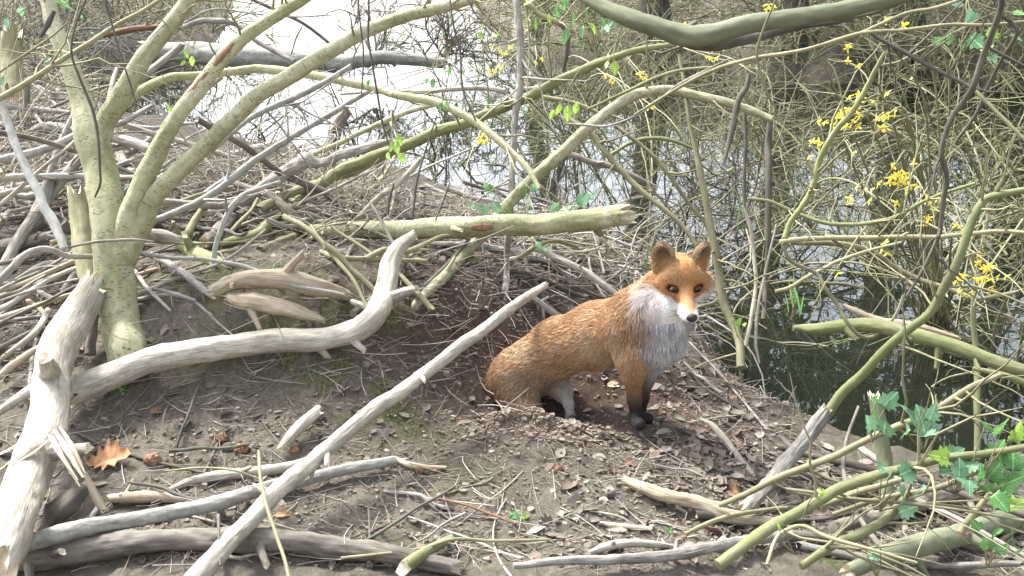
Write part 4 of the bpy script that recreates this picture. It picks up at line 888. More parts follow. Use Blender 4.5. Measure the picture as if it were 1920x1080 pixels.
# eyes, nose
def ball(c, r, col, name, mat, sx=1, sy=1, sz=1, n=24):
    th = np.linspace(0, math.pi, n); ph = np.linspace(0, 2 * math.pi, n * 2, endpoint=False)
    T_, P_ = np.meshgrid(th, ph, indexing='ij'); L_ = np.stack([np.sin(T_) * np.cos(P_) * sx, np.sin(T_) * np.sin(P_) * sy, np.cos(T_) * sz], -1).reshape(-1, 3)
    V = HO + (np.array(c) * HS + L_ * r * HS) @ HR.T
    m = n * 2; i = np.arange(n - 1)[:, None] * m; j = np.arange(m)[None]
    Fq = np.stack([i + j, i + m + j, i + m + (j + 1) % m, i + (j + 1) % m], -1).reshape(-1, 4)
    cc = np.tile(np.array([.012, .010, .009]), (len(V), 1))
    if col == 'eye':
        rr = np.sqrt(L_[:, 0] ** 2 + L_[:, 1] ** 2); fr = L_[:, 2] > 0
        cc[fr & (rr < .90)] = (.10, .055, .025); cc[fr & (rr < .72)] = (.022, .026, .034); cc[fr & (np.abs(L_[:, 0]) < .26) & (rr < .5)] = (.003, .003, .004)
    mb = MB(); mb.add(V, Fq, None, 0, cc); return mb.build(name, mat, parent=fox, color=True)
me_, n_, l_, b_ = newmat('wet_eye'); at_ = n_.new('ShaderNodeVertexColor'); at_.layer_name = 'col'; l_.new(at_.outputs[0], b_.inputs['Base Color']); b_.inputs['Roughness'].default_value = .06; b_.inputs['Specular IOR Level'].default_value = .22; b_.inputs['Coat Weight'].default_value = 0; b_.inputs['Coat Roughness'].default_value = .02
for s in (-1, 1): ball((s * .0294, .0030, .0520), .0098, 'eye', 'eye', me_, 1, .80, 1, 32)
mn_, n_, l_, b_ = newmat('nose_leather'); at_ = n_.new('ShaderNodeVertexColor'); at_.layer_name = 'col'; l_.new(at_.outputs[0], b_.inputs['Base Color']); b_.inputs['Roughness'].default_value = .35
tx = nd(n_, 'ShaderNodeTexNoise', Scale=400.0); bm_ = n_.new('ShaderNodeBump'); bm_.inputs['Distance'].default_value = .0006; l_.new(tx.outputs[0], bm_.inputs['Height']); l_.new(bm_.outputs[0], b_.inputs['Normal'])
ball((0, -.0265, .1335), .0125, None, 'nose', mn_, 1.05, .82, .8)

# whiskers
rw = np.random.RandomState(3); W_ = []
for s in (-1, 1):
    for k in range(9):
        a0 = np.array([s * .014, -.030 + rw.uniform(-.006, .004), .108 + rw.uniform(-.012, .01)]); d = np.array([s * 1., rw.uniform(-.5, .35), rw.uniform(-.5, .1)]); d /= np.linalg.norm(d); ln = rw.uniform(.03, .055)
        W_.append([H(*(a0 + d * ln * t + np.array([0, -.008 * t * t, 0]))) for t in (0, .35, .7, 1)])
W_ = np.array(W_); wc = bpy.data.hair_curves.new('whiskers'); wc.add_curves([4] * len(W_)); wc.position_data.foreach_set('vector', (W_ - loc0).astype(np.float32).ravel())
ra = wc.attributes.get('radius') or wc.attributes.new('radius', 'FLOAT', 'POINT'); ra.data.foreach_set('value', np.tile(np.array([.0004, .0003, .0002, .0001], np.float32), len(W_)))
wc.materials.append(mn_); wo = bpy.data.objects.new('whiskers', wc); COL.objects.link(wo); wo.parent = fox
# ------------------------------------------------------------------ batches of thin tubes and leaves
def btubes(mb, Pn, Rn, sides=3, mi=0, col=None):
    """Pn (N,K,3) centre lines, Rn (N,K) radii"""
    N_, K, _ = Pn.shape
    T = np.gradient(Pn, axis=1); T /= np.linalg.norm(T, axis=2, keepdims=True) + 1e-12
    ref = np.where(np.abs(T[:, :1, 2:3]) < .9, np.array([0, 0, 1.]), np.array([1., 0, 0])) + np.zeros((N_, K, 3))
    A_ = np.cross(T, ref); A_ /= np.linalg.norm(A_, axis=2, keepdims=True) + 1e-12; B_ = np.cross(T, A_)
    an = np.linspace(0, 2 * math.pi, sides, endpoint=False)
    V = Pn[:, :, None] + Rn[:, :, None, None] * (np.cos(an)[None, None, :, None] * A_[:, :, None] + np.sin(an)[None, None, :, None] * B_[:, :, None])
    i = (np.arange(N_)[:, None, None] * K + np.arange(K - 1)[None, :, None]) * sides; j = np.arange(sides)[None, None]; j2 = (j + 1) % sides
    F = np.stack([i + j, i + j2, i + sides + j2, i + sides + j], -1).reshape(-1, 4)
    L = np.cumsum(np.r_[0, np.ones(K - 1)]) * .05
    U = np.stack([np.linspace(0, .02, sides)[None, None] + np.zeros((N_, K, 1)) + (np.arange(N_) % 50)[:, None, None] * .3, L[None, :, None] + np.zeros((N_, 1, sides)) + (np.arange(N_) % 37)[:, None, None] * .7], -1).reshape(-1, 2)
    c = None if col is None else np.repeat(col, K * sides, axis=0)
    mb.add(V.reshape(-1, 3), F, U, mi, c)
def norm(a): return a / (np.linalg.norm(a, axis=-1, keepdims=True) + 1e-12)
def grow(rs, P0, D0, L, K, bend=.5, grav=-.2, jit=.1):
    """curved centre lines from roots P0 along D0"""
    n = len(P0); pts = np.empty((n, K, 3)); pts[:, 0] = P0; d = norm(D0); ax = norm(rs.normal(0, 1, (n, 3)))
    for k in range(1, K):
        d = norm(d + np.cross(ax, d) * (bend / K) + np.array([0, 0, grav / K]) + rs.normal(0, jit, (n, 3)))
        pts[:, k] = pts[:, k - 1] + d * (L / (K - 1))[:, None]
    return pts
def sprout(rs, Pn, per, ang=.8):
    """starting points and directions for side twigs"""
    n, K, _ = Pn.shape
    idx = np.repeat(np.arange(n), per); f = rs.uniform(.15, .95, len(idx)) * (K - 1); k = f.astype(int); t = (f - k)[:, None]
    p = Pn[idx, k] * (1 - t) + Pn[idx, np.minimum(k + 1, K - 1)] * t
    d = norm(Pn[idx, np.minimum(k + 1, K - 1)] - Pn[idx, np.maximum(k - 1, 0)]); s = norm(rs.normal(0, 1, d.shape))
    return p, norm(d + s * ang), f / (K - 1), idx
# leaf outlines (x across, y along), unit length
OUT = {
 'lobed': [(0, 0), (.10, .06), (.34, .02), (.30, .18), (.52, .28), (.36, .38), (.50, .58), (.26, .60), (.22, .82), (0, 1)],
 'oval': [(0, 0), (.12, .08), (.24, .28), (.27, .48), (.20, .72), (.10, .90), (0, 1)],
 'oak': [(0, 0), (.06, .10), (.16, .14), (.12, .24), (.32, .30), (.20, .40), (.44, .52), (.24, .58), (.36, .74), (.16, .76), (.14, .92), (0, 1)],
 'blade': [(0, 0), (.035, .2), (.04, .6), (.02, .85), (0, 1)],
 'petal': [(0, 0), (.10, .15), (.19, .5), (.17, .8), (.06, .98), (0, 1)],
}
def leaf(mb, base, d, nrm, size, shape='oval', fold=.25, curl=.2, col=None, seed=0, thick=0):
    o = np.array(OUT[shape]); n = len(o); d = norm(np.asarray(d, float)); s = norm(np.cross(d, nrm)); u = np.cross(s, d)
    def pt(x, y): return base + size * (d * y + s * x + u * (abs(x) * fold - curl * y * y + (float(hsh(np.array([int(y * 50)]), np.array([int(x * 50) + 60]), np.array([0]), seed)[0]) - .5) * .05 * (x != 0)))
    V = [pt(0, y) for x, y in o] + [pt(x, y) for x, y in o[1:-1]] + [pt(-x, y) for x, y in o[1:-1]]
    F3 = []; F4 = []
    R = lambda k: n + k - 1; Lf = lambda k: n + (n - 2) + k - 1
    F3 += [(0, R(1), 1), (0, 1, Lf(1)), (n - 2, R(n - 2), n - 1), (n - 2, n - 1, Lf(n - 2))]
    for k in range(1, n - 2): F4 += [(k, R(k), R(k + 1), k + 1), (k, k + 1, Lf(k + 1), Lf(k))]
    V = np.array(V); UV_ = np.array([(0, y) for x, y in o] + [(x, y) for x, y in o[1:-1]] * 2); mb.add(V, np.array(F3), UV_, 0, col); mb.v.append(np.zeros((0, 3))); mb.u.append(np.zeros((0, 2))); mb.c.append(np.zeros((0, 3)))
    mb.f.append(np.array(F4) + mb.n - len(V)); mb.m.append(np.zeros(len(F4), int))
def leafmat(name, c0, c1, trans=.35, rough=.5, attr=False, vein=False):
    m, n, l, b = newmat(name)
    tc = n.new('ShaderNodeTexCoord'); s = nd(n, 'ShaderNodeTexNoise', Scale=35.0, Detail=4.0); l.new(tc.outputs['Object'], s.inputs['Vector'])
    r = ramp(n, [(.35, c0), (.65, c1)]); l.new(s.outputs[0], r.inputs[0]); c = r.outputs[0]
    if vein:
        u = n.new('ShaderNodeUVMap'); sp = n.new('ShaderNodeSeparateXYZ'); l.new(u.outputs[0], sp.inputs[0])
        def mth(op, a, b_):
            k = n.new('ShaderNodeMath'); k.operation = op
            for i_, x_ in enumerate((a, b_)):
                if isinstance(x_, (int, float)): k.inputs[i_].default_value = x_
                elif x_ is not None: l.new(x_, k.inputs[i_])
            return k.outputs[0]
        ph = mth('SINE', mth('MULTIPLY', mth('SUBTRACT', sp.outputs[1], mth('MULTIPLY', sp.outputs[0], .7)), 42.0), None)
        rv_ = ramp(n, [(.90, (0, 0, 0)), (.99, (.5,) * 3)]); l.new(ph, rv_.inputs[0])
        rm_ = ramp(n, [(.012, (.7,) * 3), (.035, (0, 0, 0))]); l.new(sp.outputs[0], rm_.inputs[0])
        c = mixc(n, l, rv_.outputs[0], c, tuple(min(1, x * 1.7 + .04) for x in c1)); c = mixc(n, l, rm_.outputs[0], c, tuple(min(1, x * 1.9 + .05) for x in c1))
    if attr:
        at = n.new('ShaderNodeVertexColor'); at.layer_name = 'col'; c = mixc(n, l, .8, c, at.outputs[0])
    l.new(c, b.inputs['Base Color']); b.inputs['Roughness'].default_value = rough
    if trans:
        t = n.new('ShaderNodeBsdfTranslucent'); l.new(c, t.inputs[0]); mx = n.new('ShaderNodeMixShader'); mx.inputs[0].default_value = trans
        l.new(b.outputs[0], mx.inputs[1]); l.new(t.outputs[0], mx.inputs[2]); l.new(mx.outputs[0], n['Material Output'].inputs[0])
    return m
M['leaf'] = leafmat('fresh_leaf', (.07, .19, .055), (.15, .33, .10), .4, vein=True)
M['leafb'] = leafmat('bluish_leaf', (.10, .23, .11), (.19, .35, .21), .35, vein=True)
M['leafy'] = leafmat('yellow_green_leaf', (.20, .36, .05), (.33, .48, .10), .45, vein=True)
M['petal'] = leafmat('yellow_petal', (.80, .68, .08), (.86, .78, .18), .45)
M['dead'] = leafmat('dead_leaf', (.25, .2, .15), (.4, .34, .26), .1, .8, True)
M['orange'] = leafmat('orange_dead_leaf', (.22, .085, .035), (.48, .30, .15), .15, .8)
M['ever'] = leafmat('dark_evergreen_leaf', (.018, .03, .010), (.05, .075, .022), .15, .6)
# ------------------------------------------------------------------ leafy twigs
LEAFY = [
 ('hawthorn', 'large blurred bluish green leaf hanging at the top left corner', 'b', 1.55, [(115, 8, 62), (85, -12, 40)]),
 ('twig', 'pale green leaves at the top left edge above the olive bough', 'b', 2.6, [(5, 150, 26), (90, 112, 20), (112, 108, 18), (12, 45, 30), (40, 20, 26)]),
 ('twig', 'small yellow green leaf pair between the second and third live stems', 'y', 3.2, [(350, 100, 22), (360, 114, 24), (344, 118, 16)]),
 ('twig', 'yellow leaf stuck on the scarred live stem', 'y', 2.85, [(318, 203, 20)]),
 ('twig', 'bright green leaves on the hanging twig above the dead snag', 'y', 2.5, [(744, 276, 34), (736, 274, 26), (754, 296, 28), (748, 262, 28), (728, 292, 22)]),
 ('twig', 'lone green leaf cluster under the middle top gap', 'g', 2.7, [(812, 155, 24), (800, 150, 16), (863, 136, 22), (842, 134, 18)]),
 ('twig', 'small green leaves at the crossing of the dark branch and leaning bough', 'g', 2.8, [(690, 156, 18), (826, 200, 22), (838, 196, 18), (886, 194, 16), (917, 190, 16), (700, 172, 14)]),
 ('twig', 'yellow green leaf spray left of the middle sapling at the top', 'y', 2.7, [(900, 66, 24), (920, 70, 20), (905, 50, 16), (933, 64, 16)]),
 ('twig', 'bright green leaf at the top just right of the middle sapling', 'y', 2.4, [(992, 3, 30), (1004, 44, 28), (1030, 34, 22), (978, -8, 22)]),
 ('twig', 'dense green leaf bunch hanging under the thick top bough', 'g', 2.3, [(1062, 64, 36), (1076, 34, 38), (1092, 58, 34), (1100, 26, 30), (1058, 4, 34), (1112, 52, 30), (1084, 82, 26), (1045, 20, 28), (1120, 20, 24)]),
 ('twig', 'bluish leaves right of the dense green bunch under the top bough', 'b', 2.25, [(1134, 44, 36), (1150, 38, 30), (1128, 60, 24), (1140, 50, 28)]),
 ('twig', 'single bright leaf beside the upper end of the leaning bough', 'y', 2.6, [(1153, 126, 36), (1138, 120, 22)]),
 ('twig', 'glowing yellow green leaf in front of the arching bough', 'y', 2.5, [(1064, 212, 38), (1048, 204, 26), (1080, 202, 30), (1035, 214, 24)]),
 ('ground', 'ivy leaves round the foot of the arching bough above the green log', 'b', 3.45, [(1040, 388, 34), (1092, 374, 36), (1062, 392, 26), (985, 342, 26), (1000, 352, 22), (930, 388, 28), (905, 392, 26), (885, 386, 22), (915, 350, 24), (1010, 460, 26), (1025, 470, 20), (1108, 368, 26)]),
 ('twig', 'green leaves beside the left ear of the fox', 'g', 3.3, [(1213, 478, 24), (1210, 496, 18), (1222, 466, 18)]),
 ('twig', 'tall green blades hanging in the thicket right of the sapling', 'g', 3.4, [(1386, 405, 34), (1383, 425, 30), (1390, 390, 26)]),
 ('twig', 'lush green leaves behind the dark bough at the top right corner', 'b', 2.7, [(1780, 70, 38), (1800, 84, 34), (1830, 78, 44), (1858, 66, 36), (1885, 92, 34), (1850, 94, 36), (1905, 70, 32), (1820, 30, 34), (1760, 78, 26), (1862, 110, 26), (1795, 6, 30), (1910, 25, 34)]),
 ('ground', 'small green sprout on the bare soil in the lower middle', 'g', 0, [(962, 966, 26), (972, 960, 26), (984, 968, 24), (975, 974, 18), (958, 974, 18)]),
 ('ground', 'tiny yellow green sprout beneath the curved bleached log', 'y', 0, [(236, 722, 16), (228, 730, 12), (240, 732, 12)]),
 ('ground', 'tiny green seedling on the litter right of the soil', 'g', 0, [(1258, 992, 16), (1262, 998, 14), (1252, 998, 12)]),
 ('twig', 'bright green leaf tuft on the foot of the bare sapling', 'y', 3.3, [(1384, 605, 26), (1374, 600, 18), (1396, 608, 20), (1380, 615, 16)]),
 ('blades', 'upright green iris blades at the dark waterline', 'g', 4.2, [(1490, 545, 60), (1496, 560, 58), (1484, 555, 50), (1502, 575, 46), (1478, 570, 40)]),
 ('twig', 'bright leaf bud on the yellow green shoot', 'y', 2.1, [(1542, 926, 22), (1536, 920, 16)]),
 ('twig', 'bright leaf bud low on the yellow green shoot near the bottom edge', 'y', 2.05, [(1460, 988, 20), (1466, 982, 16)]),
 ('hawthorn', 'pair of big lobed hawthorn leaves in front of the splintered stump', 'b', 2.22, [(1640, 760, 74), (1660, 800, 58), (1630, 795, 44), (1668, 750, 52)]),
 ('hawthorn', 'three broad hawthorn leaves right of the splintered stump', 'b', 2.18, [(1712, 782, 66), (1732, 792, 74), (1700, 806, 54), (1748, 775, 46), (1745, 815, 44)]),
 ('hawthorn', 'hanging green leaves below the splintered stump', 'b', 2.14, [(1703, 884, 60), (1655, 878, 44), (1690, 925, 48), (1725, 918, 44), (1702, 955, 50), (1668, 890, 36)]),
 ('hawthorn', 'green leaves at mid height towards the right edge', 'b', 2.12, [(1765, 856, 52), (1788, 850, 48), (1800, 880, 46), (1820, 872, 40), (1775, 880, 38), (1830, 850, 40), (1795, 900, 44), (1818, 910, 40)]),
 ('hawthorn', 'large green leaves crowding the right edge', 'g', 2.1, [(1848, 796, 42), (1880, 800, 60), (1905, 812, 52), (1870, 845, 52), (1900, 862, 60), (1862, 885, 56), (1892, 905, 60), (1915, 885, 50), (1850, 915, 48), (1875, 940, 52), (1905, 945, 50), (1840, 890, 44)]),
 ('hawthorn', 'dim green leaves in the lower right corner', 'g', 2.1, [(1900, 1005, 46), (1868, 1000, 40), (1850, 1020, 36), (1912, 1035, 40), (1880, 1030, 34), (1830, 985, 34)]),
 ('hawthorn', 'small green leaf tuft at the bottom edge left of the scarred log', 'b', 2.05, [(1636, 1034, 34), (1650, 1026, 26), (1622, 1030, 24), (1640, 1045, 22)]),
]
for k, (typ, lab, tone, d, L) in enumerate(LEAFY):
    rs = np.random.RandomState(300 + k)
    pts = []
    for (u, v, s) in L:
        dd = (gdepth(u, v) - .012) if d == 0 else min(d + rs.uniform(-.04, .04), gdepth(u, v) - .02)
        pts.append(P(u, v, dd))
    pts = np.array(pts); c = pts.mean(0)
    if typ in ('ground', 'blades') or d == 0: root = c + np.array([0, 0, -.02]) if d == 0 else c + np.array([0, .03, -.10])
    else: root = c + np.array([rs.uniform(-.05, .05), .03, .09 if v < 500 else -.08])
    kindn = {'ground': 'seedling' if d == 0 else 'ivy', 'blades': 'iris_plant', 'hawthorn': 'hawthorn_twig', 'twig': 'leafy_twig'}[typ]
    cat = {'seedling': 'seedling', 'ivy': 'ivy', 'iris_plant': 'plant', 'hawthorn_twig': 'leafy twig', 'leafy_twig': 'leafy twig'}[kindn]
    e = empty(kindn, root, lab, cat)
    m2 = MB()
    for q in pts:
        mid = (root + q) / 2 + rs.normal(0, .006, 3); pp, rr = resample(np.array([root, mid, q]), np.array([.0016, .0013, .0008]), n=4); tube(m2, pp, rr, 5, cap=False)
    m2.build('stem', M['olv'] if typ != 'ground' else M['leaf'], parent=e)
    for (u, v, s), q in zip(L, pts):
        dd = -np.dot(q - CAM, -FW); size = s / F_PX * dd * .82
        di = norm(q - root + rs.normal(0, .5, 3) * np.linalg.norm(q - root) + np.array([0, 0, -.01]))
        nr = norm(-FW + UP * .7 + rs.normal(0, .45, 3))
        if typ == 'blades': di = np.array([rs.uniform(-.25, .1), 0, 1.]); size *= 1.3
        sh = {'hawthorn': 'lobed', 'blades': 'blade'}.get(typ, 'lobed' if (tone == 'b' and rs.rand() < .7) else 'oval')
        if 'blades hanging' in lab: sh = 'blade'; di = np.array([.1, 0, -1.])
        m2 = MB(); leaf(m2, q - di * size * .45, di, nr, size, sh, fold=rs.uniform(.1, .4), curl=rs.uniform(0, .3), seed=k)
        key = {'b': 'leafb', 'g': 'leaf', 'y': 'leafy'}[tone]
        if tone != 'y' and rs.rand() < .25: key = 'leafy' if rs.rand() < .4 else 'leaf'
        m2.build('leaf', M[key], parent=e)
# ------------------------------------------------------------------ the thicket over the water
def thicket(name, lab, u, v, seed, ns, height, mats, lean=(0, 0, 0), dens=1.0, cat='shrub', grp='bare shrubs of the thicket over the water', rad=.007, z0=WZ - .05, crown_r=.0015, buds=0):
    rs = np.random.RandomState(seed)
    b = PZ(u, v, z0); e = empty(name, b, lab, cat, grp)
    P0 = b + np.c_[rs.normal(0, .10, ns), rs.normal(0, .10, ns), np.zeros(ns)]
    D = norm(np.c_[rs.normal(lean[0], .75, ns), rs.normal(lean[1], .5, ns), rs.uniform(.5, 1.2, ns) + lean[2]])
    L = height * rs.uniform(.6, 1.25, ns)
    S_ = grow(rs, P0, D, L, 14, bend=1.3, grav=-.9, jit=.07)
    r0 = rad * rs.uniform(.55, 1.4, ns)
    for k in range(ns):
        mb = MB(); p, r = resample(S_[k], np.linspace(r0[k], r0[k] * .3, 14), n=2)
        tube(mb, p, r, 7, rough=.2, seed=seed + k, cap=False); mb.build('stem', M[mats[k % len(mats)]], parent=e)
    mb = MB()
    p, d, f, ix = sprout(rs, S_, int(10 * dens), .9); n = len(p)
    A1 = grow(rs, p, d + np.array([0, 0, .1]), height * .42 * rs.uniform(.35, 1.2, n), 7, bend=.9, grav=-.3, jit=.11)
    btubes(mb, A1, crown_r * 1.9 * np.linspace(1, .45, 7)[None] * rs.uniform(.7, 1.5, n)[:, None], 4)
    p, d, f, ix = sprout(rs, A1, int(4.4 * dens), 1.1); n = len(p)
    A2 = grow(rs, p, d, height * .16 * rs.uniform(.3, 1.3, n), 5, bend=.7, grav=-.1, jit=.16)
    btubes(mb, A2, crown_r * .85 * np.linspace(1, .5, 5)[None] * rs.uniform(.6, 1.3, n)[:, None], 3)
    mb.build('crown', M[mats[0]], parent=e)
    if buds:
        q, d, f, ix = sprout(rs, A2, 1, 1.2); kk = rs.rand(len(q)) < buds; q, d = q[kk], d[kk]; n = len(q)
        s = rs.uniform(.012, .03, n)[:, None] * (1.6 if z0 > -.2 else 1); w = norm(np.cross(d, rs.normal(0, 1, d.shape)))
        mb = MB(); mb.add(np.stack([q, q + d * s * .5 + w * s * .35, q + d * s, q + d * s * .5 - w * s * .35], 1).reshape(-1, 3), np.arange(n * 4).reshape(-1, 4)); mb.build('foliage', M['leafy'] if seed % 2 else M['leaf'], parent=e, smooth=False)
    return e, S_
SH = [(1130, 470, 'greyish bare shrub massed at the end of the green log', ('drk', 'twg'), .75, .9, 9),
      (1235, 520, 'dark bare shrub crowding the bank behind the head of the fox', ('drk', 'brn'), .7, 1.0, 8),
      (1350, 470, 'dead looking tangle right behind the bare sapling', ('drk', 'brn'), 1.0, 1.0, 10),
      (1480, 430, 'olive shrub spreading behind the grey green branch', ('twg', 'olv'), 1.2, .7, 9),
      (1600, 470, 'bare shrub between the two big yellow blossom clusters', ('olv', 'ylg'), 1.1, .8, 9),
      (1740, 430, 'sparse shrub behind the long mossy bough', ('twg', 'olv'), 1.3, .8, 10),
      (1880, 500, 'bare shrub rising at the right edge over the water', ('ylg', 'olv'), 1.3, .7, 9),
      (1260, 340, 'upper bare shrub behind the arching bough', ('twg', 'olv'), 1.4, .9, 10),
      (1420, 300, 'high shrub under the thick smooth green bough', ('twg', 'olv'), 1.5, .7, 9),
      (1600, 320, 'tall shrub behind the highest yellow blossoms', ('twg', 'olv'), 1.6, .6, 8),
      (1790, 300, 'tall shrub behind the hanging dark bough', ('twg', 'olv'), 1.6, .6, 8),
      (1940, 320, 'tall shrub leaning in from the right edge', ('ylg', 'olv'), 1.8, .7, 9),
      (1080, 300, 'light bare shrub right of the middle sapling', ('ylg', 'gry'), 1.2, .8, 9),
      (960, 250, 'light bare shrub left of the middle sapling', ('gry', 'olv'), 1.2, .7, 8),
      (1180, 200, 'far shrub beyond the upper end of the leaning bough', ('twg', 'olv'), 1.9, .9, 10),
      (1350, 190, 'far dense shrub beneath the sagging top bough', ('twg', 'brn'), 2.0, 1.0, 11)]
SH += [(700, 330, 'fine bare shrub in the bright water behind the snag', ('twg', 'drk'), 1.0, .6, 7), (480, 270, 'thin dark branched shrub in the bright water between the stems', ('drk', 'twg'), 1.2, .5, 6), (850, 320, 'fine pale shrub at the water left of the middle sapling', ('twg', 'ylg'), 1.2, .8, 8),
       (1700, 560, 'fine shrub standing in the dark water under the blossom', ('twg', 'olv'), 1.0, .7, 8)]
for k, (u, v, lab, mats, h, dens, ns) in enumerate(SH):
    thicket('bare_shrub', lab, u, v, 900 + k * 3, ns, h, mats, dens=dens, crown_r=.0012 + .0004 * h, buds=.05 if v < 330 else .015)
for k, (u, v, h, ns, ln, lab) in enumerate([(1880, 700, 1.3, 9, -.6, 'arching green stemmed shrub sweeping in from the right over the water'), (1640, 480, 1.4, 10, .3, 'long stemmed shrub arching both ways behind the white hooked branch'), (1990, 520, 2.0, 13, -1.1, 'tall whippy shrub reaching in from outside the right edge'), (1400, 520, 1.6, 10, .2, 'whippy shrub arching above the head of the fox'), (1180, 420, 1.5, 10, .1, 'whippy shrub arching above the green log end')]):
    thicket('whippy_shrub', lab, u, v, 1200 + k * 3, ns, h, ('ylg', 'olv', 'twg'), lean=(ln, -.2, 0), dens=.5, rad=.006, grp='whippy shrubs over the water', crown_r=.0012)
# forsythia
def forsythia(lab, base, clusters, seed):
    rs = np.random.RandomState(seed); b = base; e = empty('forsythia_shrub', b, lab, 'shrub')
    for (u, v, s, d, n) in clusters:
        q = P(u, v, d)
        mid = b * .35 + q * .65 + np.array([rs.normal(0, .1), 0, .28]); p, r = resample(np.array([b + rs.normal(0, .04, 3) * [1, 1, 0], mid, q, q + (q - mid) * .3 + [0, 0, -.05]]), np.array([.006, .004, .0022, .001]), n=7)
        mb = MB(); tube(mb, p, r, 6, cap=False, rough=.2, seed=int(u)); mb.build('stem', M['olv'], parent=e)
        mb = MB(); R_ = s / F_PX * d * .5
        for f in range(n):
            c = q + rs.normal(0, .55, 3) * R_ * [1.1, .6, .8]; ax = norm(np.array([rs.normal(0, .6), -.6, -.5 + rs.normal(0, .3)])); t1 = norm(np.cross(ax, [0, 0, 1.])); t2 = np.cross(ax, t1); ph = rs.rand() * 6
            for g_ in range(4):
                a = ph + g_ * math.pi / 2; dr = norm(ax * .75 + t1 * math.cos(a) + t2 * math.sin(a))
                leaf(mb, c, dr, norm(ax - dr * .2), .0175 * rs.uniform(.7, 1.25), 'petal', fold=.5, curl=.25, seed=f)
        mb.build('blossom', M['petal'], parent=e)
FO = [(1588, 205, 60, 3.0, 9), (1620, 185, 50, 3.0, 7), (1562, 222, 40, 3.0, 5), (1662, 214, 44, 3.0, 6), (1600, 232, 24, 3.0, 2), (1526, 270, 36, 3.3, 4), (1598, 288, 14, 3.3, 1), (1672, 320, 44, 3.1, 7), (1688, 350, 66, 3.1, 10), (1745, 384, 46, 3.15, 5),
      (1728, 414, 38, 3.2, 4), (1655, 460, 30, 3.1, 3), (1567, 506, 18, 3.0, 1), (1806, 428, 40, 3.2, 4), (1852, 508, 46, 2.95, 6), (1828, 520, 50, 2.95, 6), (1804, 542, 40, 2.95, 5), (1880, 512, 26, 2.95, 2), (1620, 356, 40, 3.4, 5), (1840, 480, 22, 3.1, 2), (1590, 370, 26, 3.4, 2), (1585, 88, 20, 3.6, 2), (1586, 120, 22, 3.6, 2), (1662, 40, 18, 3.6, 2), (1690, 50, 16, 3.6, 2), (1440, 6, 26, 3.4, 3), (1660, 240, 26, 3.1, 2), (1840, 545, 22, 2.95, 2)]
forsythia('forsythia shrub in yellow bloom hanging over the dark water on the right', PZ(1760, 640, WZ - .1), FO, 5)
FO2 = [(950, 98, 34, 5.2, 5), (926, 136, 36, 5.2, 4), (1006, 110, 30, 5.2, 3), (945, 120, 22, 5.2, 2), (897, 257, 34, 3.4, 4), (1140, 142, 24, 4.6, 3), (1203, 136, 28, 4.6, 4), (1225, 200, 16, 4.4, 2), (1180, 178, 12, 4.4, 1), (1290, 48, 20, 4.4, 2), (1345, 110, 22, 4.4, 2), (1330, 100, 18, 4.4, 2)]
forsythia('smaller forsythia with scattered yellow flowers behind the middle sapling', PZ(1060, 260, WZ - .1), FO2, 6)

# ------------------------------------------------------------------ trees round the pond
def big_tree(name, lab, x, y, h, seed, cr, dens, leafm, lean=(0, 0), trunk=.16, leaf_s=.10, cz=.45, bare=False, barkm='drk'):
    rs = np.random.RandomState(seed); z = float(TH(x, y)[0]) - .1
    e = empty(name, (x, y, z), lab, 'tree', 'trees round the pond'); b = np.array([x, y, z])
    K = 9; tp = b + np.array([[lean[0] * t * h, lean[1] * t * h, t * h] for t in np.linspace(0, 1, K)]) + np.c_[rs.normal(0, .06, (K, 2)), np.zeros(K)]
    p, r = resample(tp, np.linspace(trunk, trunk * .15, K), n=4); mb = MB(); tube(mb, p, r, 12, rough=.3, seed=seed, cap=False); mb.build('trunk', M[barkm], parent=e)
    nl = 24; i = rs.randint(int(len(p) * (.27 if not bare else .2)), len(p) - 2, nl)
    D = norm(np.c_[rs.normal(0, 1, (nl, 2)), rs.uniform(.1, .9, nl)]); L = cr * rs.uniform(.6, 1.15, nl)
    A0 = grow(rs, p[i], D, L, 9, bend=.5, grav=.2, jit=.08)
    for k in range(nl):
        mb = MB(); tube(mb, A0[k], np.linspace(r[i[k]] * .45, .008, 9), 7, cap=False, rough=.2, seed=k); mb.build('limb', M[barkm], parent=e)
    mb = MB()
    q, d, f, ix = sprout(rs, A0, 9, .9); A1 = grow(rs, q, d, cr * .5 * rs.uniform(.4, 1, len(q)), 6, bend=.6, grav=-.1, jit=.12)
    btubes(mb, A1, .009 * np.linspace(1, .35, 6)[None] * rs.uniform(.6, 1.3, len(q))[:, None], 3)
    q, d, f, ix = sprout(rs, A1, 5, 1.); A2 = grow(rs, q, d, cr * .2 * rs.uniform(.4, 1, len(q)), 4, bend=.6, grav=-.2, jit=.15)
    btubes(mb, A2, .0045 * np.linspace(1, .5, 4)[None] + 0 * q[:, :1], 3)
    mb.build('crown', M[barkm], parent=e)
    if not bare:
        q, d, f, ix = sprout(rs, A2, dens, 1.2); n = len(q); q = q + rs.normal(0, .12, q.shape)
        s = leaf_s * rs.uniform(.6, 1.4, n)[:, None]; d = norm(d + rs.normal(0, .5, d.shape)); w = norm(np.cross(d, rs.normal(0, 1, d.shape)))
        V = np.stack([q, q + d * s * .5 + w * s * .3, q + d * s, q + d * s * .5 - w * s * .3], 1).reshape(-1, 3)
        mb = MB(); mb.add(V, np.arange(n * 4).reshape(-1, 4)); mb.build('foliage', M[leafm], parent=e, smooth=False)
